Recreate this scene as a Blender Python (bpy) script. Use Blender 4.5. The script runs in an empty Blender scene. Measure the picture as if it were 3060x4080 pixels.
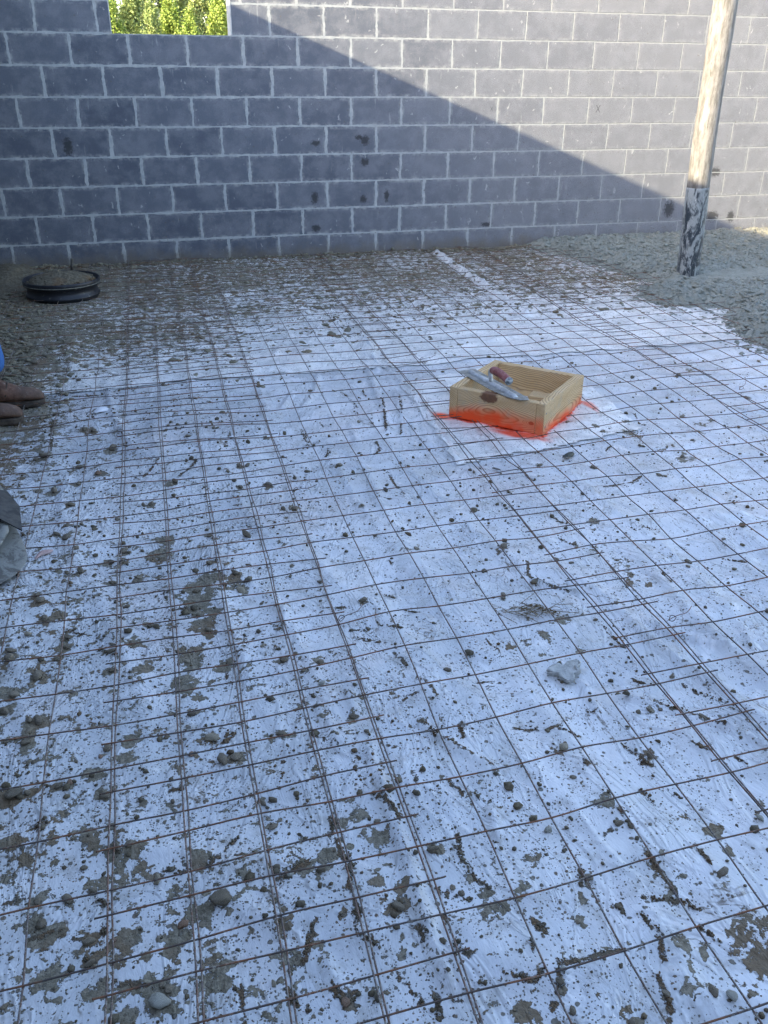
import bpy, math, random
import numpy as np
from mathutils import Vector, Matrix
R = math.radians
S = bpy.context.scene
C = S.collection
rng = np.random.default_rng(7)
random.seed(7)

# ---------------- camera ----------------
cam = bpy.data.objects.new('camera', bpy.data.cameras.new('camera'))
C.objects.link(cam)
S.camera = cam
cam.data.sensor_fit = 'VERTICAL'
cam.data.sensor_height = 24.0
cam.data.lens = 24.0 * 3520 / 4080
cam.data.clip_start = 0.02
cam.data.clip_end = 800
cam.location = (0.66281, -7.34484, 1.38782)
cam.rotation_euler = (1.10537, -0.0077, -0.27073)

# ---------------- world, sun, exposure ----------------
SUN = Vector((0.927, 0.375, -0.345)).normalized()      # the way the light travels
elev = math.asin(-SUN.z)
world = bpy.data.worlds.new('World')
S.world = world
world.use_nodes = True
wn = world.node_tree.nodes
wl = world.node_tree.links
sky = wn.new('ShaderNodeTexSky')
sky.sky_type = 'NISHITA'
sky.sun_disc = False
sky.sun_elevation = elev
sky.sun_rotation = math.atan2(-SUN.x, -SUN.y)
sky.altitude = 200
sky.air_density = 1.0
sky.dust_density = 1.2
sky.ozone_density = 1.0
bg = wn['Background']
bg.inputs['Strength'].default_value = 0.15
tintn = wn.new('ShaderNodeMix'); tintn.data_type = 'RGBA'; tintn.blend_type = 'MULTIPLY'; tintn.inputs[0].default_value = 1
tintn.inputs[7].default_value = (1.065, .985, 1.0, 1)
wl.new(sky.outputs[0], tintn.inputs[6]); wl.new(tintn.outputs[2], bg.inputs[0])
sd = bpy.data.lights.new('sun', 'SUN')
sun = bpy.data.objects.new('sun', sd)
C.objects.link(sun)
sd.energy = 2.75
sd.angle = R(0.55)
sd.color = (1.0, 0.87, 0.64)
sun.rotation_euler = SUN.to_track_quat('-Z', 'Y').to_euler()
S.view_settings.view_transform = 'Standard'
S.view_settings.look = 'None'
S.view_settings.gamma = 1
S.view_settings.exposure = 2.2
try:
    S.cycles.max_bounces = 4; S.cycles.use_adaptive_sampling = True; S.cycles.adaptive_threshold = .03
    S.cycles.use_denoising = True
except Exception:
    pass

# ---------------- noise in numpy ----------------
_perm = np.random.default_rng(3).random((256, 256))
def vnoise(x, y):
    xi = np.floor(x).astype(int); yi = np.floor(y).astype(int)
    fx = x - xi; fy = y - yi
    fx = fx * fx * (3 - 2 * fx); fy = fy * fy * (3 - 2 * fy)
    a = _perm[xi & 255, yi & 255]; b = _perm[(xi + 1) & 255, yi & 255]
    c = _perm[xi & 255, (yi + 1) & 255]; d = _perm[(xi + 1) & 255, (yi + 1) & 255]
    return (a * (1 - fx) + b * fx) * (1 - fy) + (c * (1 - fx) + d * fx) * fy - .5
def fbm(x, y, s, o=4, g=.5):
    x = np.asarray(x, float); y = np.asarray(y, float)
    t = np.zeros(np.broadcast(x, y).shape); a = 1; n = 0
    for i in range(o):
        t += a * vnoise(x * s + 17.3 * i + 40, y * s + 9.1 * i + 90); n += a
        a *= g; s *= 2.03
        x, y = x * .8 - y * .6, x * .6 + y * .8
    return t / n
def sstep(a, b, x):
    t = np.clip((x - a) / (b - a), 0, 1)
    return t * t * (3 - 2 * t)

def ground_low(x, y):
    return .022 * fbm(x, y, 1.6, 3)
def ground_h(x, y):
    """height of the plastic sheet over the fill"""
    x = np.asarray(x, float); y = np.asarray(y, float)
    wx = x + .05 * fbm(x, y, 3, 3); wy = y + .05 * fbm(x + 9, y, 3, 3)
    h = ground_low(x, y) + .012 * fbm(x, y, 7, 4)
    # folds of film that run away from the camera, and fainter oblique ones
    r1 = 1 - np.abs(fbm(wx * 5.5 + wy * .35, wy * .9, 1.0, 2)) * 5
    r2 = 1 - np.abs(fbm(wx * 1.3 + wy * 2.6, wy * 2.8 - wx * 1.4, 1.1, 3)) * 6
    m = np.clip(fbm(x, y, .8, 2) * 2 + .55, 0, 1)
    h = h + .015 * np.clip(r1, 0, 1) ** 2 * m + .012 * np.clip(r2, 0, 1) ** 2 * (1 - .5 * m)
    for P, w in RIDGES:                       # single creases of the film that can be told apart
        P = RC[id(P)]
        x0, y0 = P.min(0) - .1; x1, y1 = P.max(0) + .1
        k_ = (x > x0) & (x < x1) & (y > y0) & (y < y1)
        if not k_.any(): continue
        xx, yy = x[k_], y[k_]; dd = np.full(xx.shape, 9.)
        for (a, b), (c, d) in zip(P[:-1], P[1:]):
            ex, ey = c - a, d - b
            t_ = np.clip(((xx - a) * ex + (yy - b) * ey) / (ex * ex + ey * ey + 1e-9), 0, 1)
            dd = np.minimum(dd, np.hypot(xx - a - ex * t_, yy - b - ey * t_))
        h = h.copy() if h.ndim else h
        add = 1.7 * w * np.exp(-(dd / w) ** 2) - .25 * w * np.exp(-(dd / (w * 2.6)) ** 2)
        if h.ndim: h[k_] += add
    return h

# ---------------- mesh helpers ----------------
def link(name, me, mat=None, parent=None, smooth=True):
    o = bpy.data.objects.new(name, me)
    C.objects.link(o)
    if mat: me.materials.append(mat)
    if smooth and len(me.polygons):
        me.polygons.foreach_set('use_smooth', np.ones(len(me.polygons), bool))
    if parent: o.parent = parent
    return o
def raw(name, v, f):
    """fast mesh from an Nx3 array and an MxK array of faces"""
    v = np.asarray(v, np.float32); f = np.asarray(f, np.int32)
    me = bpy.data.meshes.new(name)
    me.vertices.add(len(v)); me.vertices.foreach_set('co', v.ravel())
    k = f.shape[1]
    me.loops.add(f.size); me.loops.foreach_set('vertex_index', f.ravel())
    me.polygons.add(len(f))
    me.polygons.foreach_set('loop_start', np.arange(len(f), dtype=np.int32) * k)
    me.polygons.foreach_set('loop_total', np.full(len(f), k, np.int32))
    me.update(calc_edges=True)
    me.validate()
    return me
def pyd(name, v, f):
    me = bpy.data.meshes.new(name)
    me.from_pydata([tuple(p) for p in v], [], f)
    me.update()
    return me
def tag(o, label=None, cat=None, group=None, kind=None):
    if label: o['label'] = label
    if cat: o['category'] = cat
    if group: o['group'] = group
    if kind: o['kind'] = kind
    return o
def empty(name, loc=(0, 0, 0), rz=0):
    o = bpy.data.objects.new(name, None)
    C.objects.link(o)
    o.empty_display_size = .1
    o.location = loc; o.rotation_euler = (0, 0, rz)
    return o
def grid_mesh(name, xs, ys, hf, keep=None):
    X, Y = np.meshgrid(xs, ys, indexing='ij')
    Z = hf(X, Y)
    nx, ny = X.shape
    idx = np.arange(nx * ny).reshape(nx, ny)
    q = np.stack([idx[:-1, :-1], idx[1:, :-1], idx[1:, 1:], idx[:-1, 1:]], -1).reshape(-1, 4)
    v = np.stack([X, Y, Z], -1).reshape(-1, 3)
    if keep is not None:
        k = keep(X, Y).ravel()
        q = q[k[q].all(1)]
        used = np.unique(q)
        mp = np.full(len(v), -1); mp[used] = np.arange(len(used))
        v = v[used]; q = mp[q]
    return raw(name, v, q), v
def box_vf(x0, x1, y0, y1, z0, z1):
    v = [(x0, y0, z0), (x1, y0, z0), (x1, y1, z0), (x0, y1, z0), (x0, y0, z1), (x1, y0, z1), (x1, y1, z1), (x0, y1, z1)]
    f = [(0, 3, 2, 1), (4, 5, 6, 7), (0, 1, 5, 4), (1, 2, 6, 5), (2, 3, 7, 6), (3, 0, 4, 7)]
    return v, f
def bevel(o, w, seg=2):
    m = o.modifiers.new('bevel', 'BEVEL'); m.width = w; m.segments = seg; m.limit_method = 'ANGLE'
    return o
def catmull(P, n):
    P = np.asarray(P, float)
    if len(P) < 3:
        t = np.linspace(0, 1, n * (len(P) - 1) + 1)[:, None]
        return P[0] * (1 - t) + P[-1] * t
    Q = np.vstack([2 * P[0] - P[1], P, 2 * P[-1] - P[-2]])
    out = []
    for i in range(1, len(Q) - 2):
        t = np.linspace(0, 1, n, endpoint=False)[:, None]
        p0, p1, p2, p3 = Q[i - 1], Q[i], Q[i + 1], Q[i + 2]
        out.append(.5 * (2 * p1 + (p2 - p0) * t + (2 * p0 - 5 * p1 + 4 * p2 - p3) * t ** 2 + (3 * p1 - p0 - 3 * p2 + p3) * t ** 3))
    out.append(P[-1:])
    return np.vstack(out)
def tube(P, r, k=6, cap=True, v0=0):
    """tube along a polyline; r a number or one radius per point"""
    P = np.asarray(P, float); n = len(P)
    r = np.broadcast_to(np.asarray(r, float), (n,))
    T = np.gradient(P, axis=0); T /= np.linalg.norm(T, axis=1)[:, None] + 1e-9
    up = np.array([0, 0, 1.]) if abs(T[0, 2]) < .8 else np.array([1., 0, 0])
    A = np.cross(T, up); A /= np.linalg.norm(A, axis=1)[:, None] + 1e-9
    B = np.cross(A, T)
    a = np.linspace(0, 2 * math.pi, k, endpoint=False)
    v = (P[:, None] + (A[:, None] * np.cos(a)[None, :, None] + B[:, None] * np.sin(a)[None, :, None]) * r[:, None, None]).reshape(-1, 3)
    f = []
    for i in range(n - 1):
        for j in range(k):
            f.append((v0 + i * k + j, v0 + i * k + (j + 1) % k, v0 + (i + 1) * k + (j + 1) % k, v0 + (i + 1) * k + j))
    if cap:
        f.append(tuple(v0 + j for j in range(k))[::-1]); f.append(tuple(v0 + (n - 1) * k + j for j in range(k)))
    return v.tolist(), f
def tubes(paths, r, k=5):
    V, F = [], []
    for P in paths:
        v, f = tube(P, r, k, True, len(V)); V += v; F += f
    return V, F
def lathe(prof, k=48):
    V, F = [], []
    for r_, z in prof:
        for j in range(k):
            a = 2 * math.pi * j / k; V.append((r_ * math.cos(a), r_ * math.sin(a), z))
    for i in range(len(prof) - 1):
        for j in range(k):
            F.append((i * k + j, i * k + (j + 1) % k, (i + 1) * k + (j + 1) % k, (i + 1) * k + j))
    return V, F
def ico(sub):
    import bmesh
    b = bmesh.new(); bmesh.ops.create_icosphere(b, subdivisions=sub, radius=1)
    v = np.array([p.co[:] for p in b.verts]); f = np.array([[q.index for q in p.verts] for p in b.faces])
    b.free(); return v, f
ICO = {s: ico(s) for s in (1, 2, 3)}
def rock(sub, seed, rough=.25, flat=.7, ang=0.):
    v, f = ICO[sub]
    g = np.random.default_rng(seed)
    v = v.copy()
    d = np.ones(len(v))
    for i in range(5):
        n = g.normal(size=3); n /= np.linalg.norm(n)
        d += rough * .5 * np.sin(v @ n * g.uniform(1.5, 4) + g.uniform(0, 6)) * .6
    for i in range(int(ang * 10)):                      # planed faces of broken stone
        n = g.normal(size=3); n /= np.linalg.norm(n)
        s = v @ n; lim = g.uniform(.55, .85); d = np.where(s * d > lim, lim / np.maximum(s, .3), d)
    d += g.normal(size=len(v)) * rough * .12
    v = v * d[:, None] * np.array([g.uniform(.85, 1.3), g.uniform(.75, 1.0), flat])
    return v, f

# ---------------- material helpers ----------------
class NT:
    def __init__(s, name):
        s.m = bpy.data.materials.new(name); s.m.use_nodes = True
        s.t = s.m.node_tree; s.n = s.t.nodes; s.b = s.n['Principled BSDF']
    def new(s, typ, **kw):
        n = s.n.new('ShaderNode' + typ)
        for k_, v in kw.items(): setattr(n, k_, v)
        return n
    def put(s, sock, v):
        if hasattr(v, 'is_output') or isinstance(v, bpy.types.NodeSocket): s.t.links.new(v, sock)
        elif v is not None:
            if sock.type == 'RGBA' and not hasattr(v, '__len__'): v = (v, v, v, 1)
            elif sock.type == 'RGBA' and len(v) == 3: v = (*v, 1)
            sock.default_value = v
    def coord(s, which='Object'): return s.new('TexCoord').outputs[which]
    def geo(s): return s.new('NewGeometry').outputs['Position']
    def math(s, op, a, b=None, c=None, clamp=False):
        n = s.new('Math', operation=op, use_clamp=clamp)
        s.put(n.inputs[0], a)
        if b is not None: s.put(n.inputs[1], b)
        if c is not None: s.put(n.inputs[2], c)
        return n.outputs[0]
    def vmath(s, op, a, b=None, scale=None):
        n = s.new('VectorMath', operation=op); s.put(n.inputs[0], a)
        if b is not None: s.put(n.inputs[1], b)
        if scale is not None: s.put(n.inputs['Scale'], scale)
        return n.outputs['Value'] if op in ('LENGTH', 'DISTANCE', 'DOT_PRODUCT') else n.outputs[0]
    def scale(s, v, xyz, loc=(0, 0, 0), rot=(0, 0, 0)):
        n = s.new('Mapping'); s.put(n.inputs[0], v); n.inputs['Scale'].default_value = xyz
        n.inputs['Location'].default_value = loc; n.inputs['Rotation'].default_value = rot
        return n.outputs[0]
    def noise(s, v, sc, det=3, rough=.55, col=False, dist=0):
        n = s.new('TexNoise'); s.put(n.inputs['Vector'], v); n.inputs['Scale'].default_value = sc
        n.inputs['Detail'].default_value = det; n.inputs['Roughness'].default_value = rough; n.inputs['Distortion'].default_value = dist
        return n.outputs[1 if col else 0]
    def vor(s, v, sc, feature='F1', rnd=1):
        n = s.new('TexVoronoi', feature=feature); s.put(n.inputs['Vector'], v); n.inputs['Scale'].default_value = sc
        n.inputs['Randomness'].default_value = rnd
        return n
    def ss(s, v, a, b, lo=0., hi=1.):
        n = s.new('MapRange', interpolation_type='SMOOTHSTEP'); s.put(n.inputs[0], v)
        s.put(n.inputs[1], a); s.put(n.inputs[2], b); s.put(n.inputs[3], lo); s.put(n.inputs[4], hi)
        return n.outputs[0]
    def mix(s, fac, a, b, typ='MIX'):
        n = s.new('Mix', data_type='RGBA', blend_type=typ)
        s.put(n.inputs[0], fac); s.put(n.inputs[6], a); s.put(n.inputs[7], b)
        return n.outputs[2]
    def sep(s, v):
        n = s.new('SeparateXYZ'); s.put(n.inputs[0], v); return n.outputs
    def comb(s, x=0., y=0., z=0.):
        n = s.new('CombineXYZ')
        for i, q in enumerate((x, y, z)): s.put(n.inputs[i], q)
        return n.outputs[0]
    def attr(s, name):
        return s.new('Attribute', attribute_name=name).outputs['Fac']
    def bump(s, h, strength=.5, dist=.01, normal=None):
        n = s.new('Bump'); s.put(n.inputs['Height'], h); n.inputs['Strength'].default_value = strength
        n.inputs['Distance'].default_value = dist
        if normal is not None: s.put(n.inputs['Normal'], normal)
        return n.outputs[0]
    def fin(s, col, rough=.8, nrm=None, spec=.3, metal=0):
        s.put(s.b.inputs['Base Color'], col); s.put(s.b.inputs['Roughness'], rough)
        s.put(s.b.inputs['Specular IOR Level'], spec); s.put(s.b.inputs['Metallic'], metal)
        if nrm is not None: s.put(s.b.inputs['Normal'], nrm)
        return s.m
    def rnd(s): return s.new('ObjectInfo').outputs['Random']

def mat_plastic(name, tint, clouds):
    t = NT(name); p = t.geo(); o = t.comb(t.sep(p)[0], t.sep(p)[1], 0.)
    w1 = t.noise(o, 70, 2, col=True)
    ow = t.vmath('ADD', o, t.vmath('SCALE', t.vmath('SUBTRACT', w1, (.5, .5, .5)), scale=.006))
    w2 = t.noise(o, 260, 2, col=True)
    ow = t.vmath('ADD', ow, t.vmath('SCALE', t.vmath('SUBTRACT', w2, (.5, .5, .5)), scale=.0016))
    cl = t.noise(o, 1.7, 4, .6); cl2 = t.noise(o, 6.5, 5, .65)
    base = t.mix(t.ss(cl, .36, .62), tint, clouds)
    base = t.mix(t.ss(cl2, .42, .66, 0., .55), base, (.58, .59, .57))
    base = t.mix(t.ss(t.noise(o, 2.3, 3), .52, .70, 0., .35), base, (.72, .64, .60))
    # smeared grey film of cement water
    base = t.mix(t.ss(t.noise(t.scale(o, (1, .5, 1), rot=(0, 0, .5)), 14, 5, .7, dist=1.), .55, .68, 0., .5), base, (.90, .89, .86))
    film = t.ss(t.noise(ow, 16, 5, .7), .50, .68, 0., .42)
    base = t.mix(t.math('MULTIPLY', film, t.ss(t.attr('speck'), 0., .8, .4, 1.)), base, (.30, .27, .215))
    den = t.attr('speck'); sl = t.attr('slurry')
    masks = []
    for sc, rmin, rmax, dk, off in ((175, .14, .40, 1.05, 0), (100, .10, .42, .80, 3.1), (52, .08, .36, .26, 7.7)):
        v = t.vor(t.vmath('ADD', ow, (off, off * .37, 0)), sc)
        cs = t.sep(v.outputs['Color'])
        local = t.math('MULTIPLY', t.math('MULTIPLY', den, dk), t.ss(t.noise(t.vmath('ADD', o, (off, 0, 0)), 8, 4, .65), .38, .58, .22, 1.7))
        local = t.math('MULTIPLY', local, t.ss(t.noise(t.vmath('ADD', o, (off + 5, 2, 0)), 2.1, 3, .6), .38, .60, .35, 1.35))
        keep = t.math('LESS_THAN', cs[0], local)
        rad = t.math('MULTIPLY_ADD', t.math('POWER', cs[1], 2.), rmax - rmin, rmin)
        m = t.ss(t.math('SUBTRACT', rad, v.outputs['Distance']), 0., .07)
        masks.append(t.math('MULTIPLY', m, keep))
    mk = t.math('MAXIMUM', t.math('MAXIMUM', masks[0], masks[1]), masks[2])
    # thin slurry patches with ragged edges
    n1 = t.noise(ow, 21, 5, .62); n2 = t.noise(ow, 75, 3, .6)
    sn = t.math('MULTIPLY_ADD', t.math('SUBTRACT', t.math('ADD', t.math('MULTIPLY', n1, .62), t.math('MULTIPLY', n2, .38)), .5), 1.75, .5)
    ms = t.ss(t.math('ADD', sn, sl), .735, .765)
    br = t.ss(t.noise(o, 9, 3), .50, .66, 0., .7)
    dirt = t.mix(t.noise(o, 140, 3), (.10, .09, .065), (.22, .20, .155))
    dirt = t.mix(br, dirt, (.17, .10, .045))
    slc = t.mix(t.ss(t.noise(o, 65, 5, .75), .38, .62), (.15, .13, .085), (.27, .24, .175))
    slc = t.mix(t.ss(t.noise(o, 5, 3), .46, .62, 0., .7), slc, (.17, .11, .055))
    gr = t.attr('grit'); gn = t.noise(ow, 90, 4, .7)
    mg = t.ss(t.math('ADD', t.math('MULTIPLY', t.math('ADD', n1, gn), .5), gr), .74, .79)
    grc = t.mix(t.ss(t.noise(o, 260, 3, .7), .36, .62), (.055, .035, .018), (.22, .145, .075))
    grc = t.mix(t.ss(t.noise(o, 7, 3), .48, .6, 0., .75), grc, t.mix(t.noise(o, 220, 2), (.075, .06, .038), (.20, .17, .115)))
    col = t.mix(ms, base, slc); col = t.mix(mg, col, grc); ms = t.math('MAXIMUM', ms, mg); col = t.mix(t.math('MULTIPLY', mk, .95), col, dirt)
    # hairline creases that hold dirt
    cn = t.noise(t.scale(o, (1, .55, 1), rot=(0, 0, -.5)), 3.4, 4, .5, dist=1.1)
    cr = t.math('MULTIPLY', t.ss(t.math('ABSOLUTE', t.math('SUBTRACT', cn, .5)), .0, .007, 1., 0.), t.ss(t.noise(o, 5.5, 4, .6), .50, .60))
    col = t.mix(t.math('MULTIPLY', cr, t.ss(gn, .42, .55, .15, .85)), col, (.15, .115, .07))
    # orange marking spray round the form box
    d = t.vmath('SUBTRACT', o, (2.257, -3.872, 0.))
    dr = t.scale(d, (1, 1, 1), rot=(0, 0, R(46.6)))
    dx, dy, _ = t.sep(dr)
    jx = t.math('MULTIPLY', t.math('SUBTRACT', t.noise(o, 12, 3), .5), .05)
    gx = t.math('SUBTRACT', t.math('ABSOLUTE', dx), .222); gy = t.math('SUBTRACT', t.math('ABSOLUTE', dy), .234)
    out = t.math('ADD', t.math('MAXIMUM', gx, gy), jx)
    front = t.math('MAXIMUM', t.math('MULTIPLY', t.math('LESS_THAN', dy, -.19), t.math('LESS_THAN', dx, .27)), t.math('GREATER_THAN', dx, .17))
    inr = t.math('LESS_THAN', t.math('ADD', t.math('POWER', dx, 2.), t.math('POWER', dy, 2.)), .145)
    orr = t.math('MULTIPLY', t.math('MULTIPLY', t.ss(t.math('ADD', out, t.math('MULTIPLY', t.math('SUBTRACT', t.noise(o, 60, 3), .5), .04)), -.002, .020, .92, 0.), front), inr)
    tail = t.vmath('LENGTH', t.vmath('MULTIPLY', t.vmath('SUBTRACT', dr, (.13, -.262, 0)), (6.5, 22, 0)))
    tail2 = t.vmath('LENGTH', t.vmath('MULTIPLY', t.vmath('SUBTRACT', t.vmath('ADD', dr, t.comb(0., t.math('MULTIPLY', t.math('POWER', t.math('SUBTRACT', dx, .24), 2.), 9.), 0.)), (.265, .225, 0)), (12, 26, 0)))
    tail3 = t.vmath('LENGTH', t.vmath('MULTIPLY', t.vmath('SUBTRACT', dr, (-.255, -.235, 0)), (15, 24, 0)))
    halo = t.math('MULTIPLY', t.math('MULTIPLY', t.ss(out, .02, .13, .16, 0.), front), t.ss(t.noise(o, 300, 2), .35, .7))
    om = t.math('MAXIMUM', orr, t.math('MAXIMUM', t.ss(tail, .4, 1.15, .9, 0.), t.math('MAXIMUM', t.ss(tail2, .3, 1.1, .75, 0.), t.ss(tail3, .3, 1.2, 1., 0.))))
    om = t.math('MAXIMUM', om, halo)
    col = t.mix(om, col, (.95, .085, .012))
    rgh = t.math('MULTIPLY_ADD', t.math('MAXIMUM', mk, ms), .5, .27)
    wr = t.noise(t.scale(o, (1, .55, 1)), 38, 4, .6, dist=.8)
    b1 = t.bump(wr, .30, .006)
    fold = t.noise(t.scale(o, (1, .4, 1), rot=(0, 0, .35)), 11, 4, .6, dist=1.2)
    b1 = t.bump(t.math('ABSOLUTE', t.math('SUBTRACT', fold, .5)), .45, .014, b1)
    f2 = t.noise(t.scale(o, (1, .45, 1), rot=(0, 0, -.25)), 4.2, 4, .55, dist=1.4)
    b1 = t.bump(t.ss(t.math('ABSOLUTE', t.math('SUBTRACT', f2, .5)), 0., .035, 1., 0.), .35, .010, b1)
    hh = t.math('ADD', t.math('MULTIPLY_ADD', mg, t.noise(o, 240, 3, .7), t.math('MULTIPLY', mk, .7)), t.math('MULTIPLY', ms, t.math('ADD', .6, n2)))
    b2 = t.bump(hh, .9, .006, b1)
    return t.fin(col, rgh, b2, .5)

def mat_dirt(name, a, b, c, sc=60, bmp=.6):
    t = NT(name); p = t.geo()
    col = t.mix(t.ss(t.noise(p, sc, 4, .65), .35, .65), a, b)
    col = t.mix(t.ss(t.noise(p, 4.5, 3), .52, .68, 0., .75), col, c)
    isl = t.new('NewGeometry').outputs['Random Per Island']
    col = t.mix(t.ss(isl, 0., 1., .0, .45), col, (.09, .085, .07))
    return t.fin(col, .85, t.bump(t.noise(p, sc * 5, 4, .7), bmp, .003), .25)

def mat_stone(name, a, b, spot):
    t = NT(name); p = t.coord(); r = t.rnd()
    q = t.vmath('ADD', p, t.comb(t.math('MULTIPLY', r, 9.), r, 0.))
    col = t.mix(t.ss(r, 0., 1.), a, b)
    col = t.mix(t.ss(t.noise(q, 55, 4, .7), .42, .66), col, spot)
    up = t.sep(t.new('NewGeometry').outputs['Normal'])[2]
    # cement splashes that dried on the stone
    col = t.mix(t.math('MULTIPLY', t.ss(t.noise(q, 110, 3, .6), .55, .66), .7), col, (.30, .30, .265))
    return t.fin(col, .72, t.bump(t.noise(q, 260, 4, .7), .5, .002), .35)

def mat_wire(name, coat, rust):
    t = NT(name); p = t.geo(); r = t.rnd()
    q = t.vmath('ADD', p, t.comb(r, t.math('MULTIPLY', r, 7.), 0.))
    col = t.mix(t.ss(t.noise(q, 13, 4, .7), .46, .60, 0., rust), tuple(c_ * (1 + coat * 1.6) for c_ in (.070, .058, .052)), (.24, .105, .05))
    col = t.mix(t.ss(t.noise(q, 90, 3, .7), .45, .62, 0., .6), col, (.16, .085, .045))
    cm = t.math('MULTIPLY', t.ss(t.noise(q, 130, 3, .75), .52, .60), t.ss(t.noise(q, 9, 3, .6), .5 - coat * .45, .70 - coat * .45))
    col = t.mix(t.math('MULTIPLY', cm, .9), col, (.36, .34, .29))
    return t.fin(col, t.ss(cm, 0., 1., .5, .85), t.bump(t.noise(q, 400, 3), .6, .0012), .4, .25)

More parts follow.
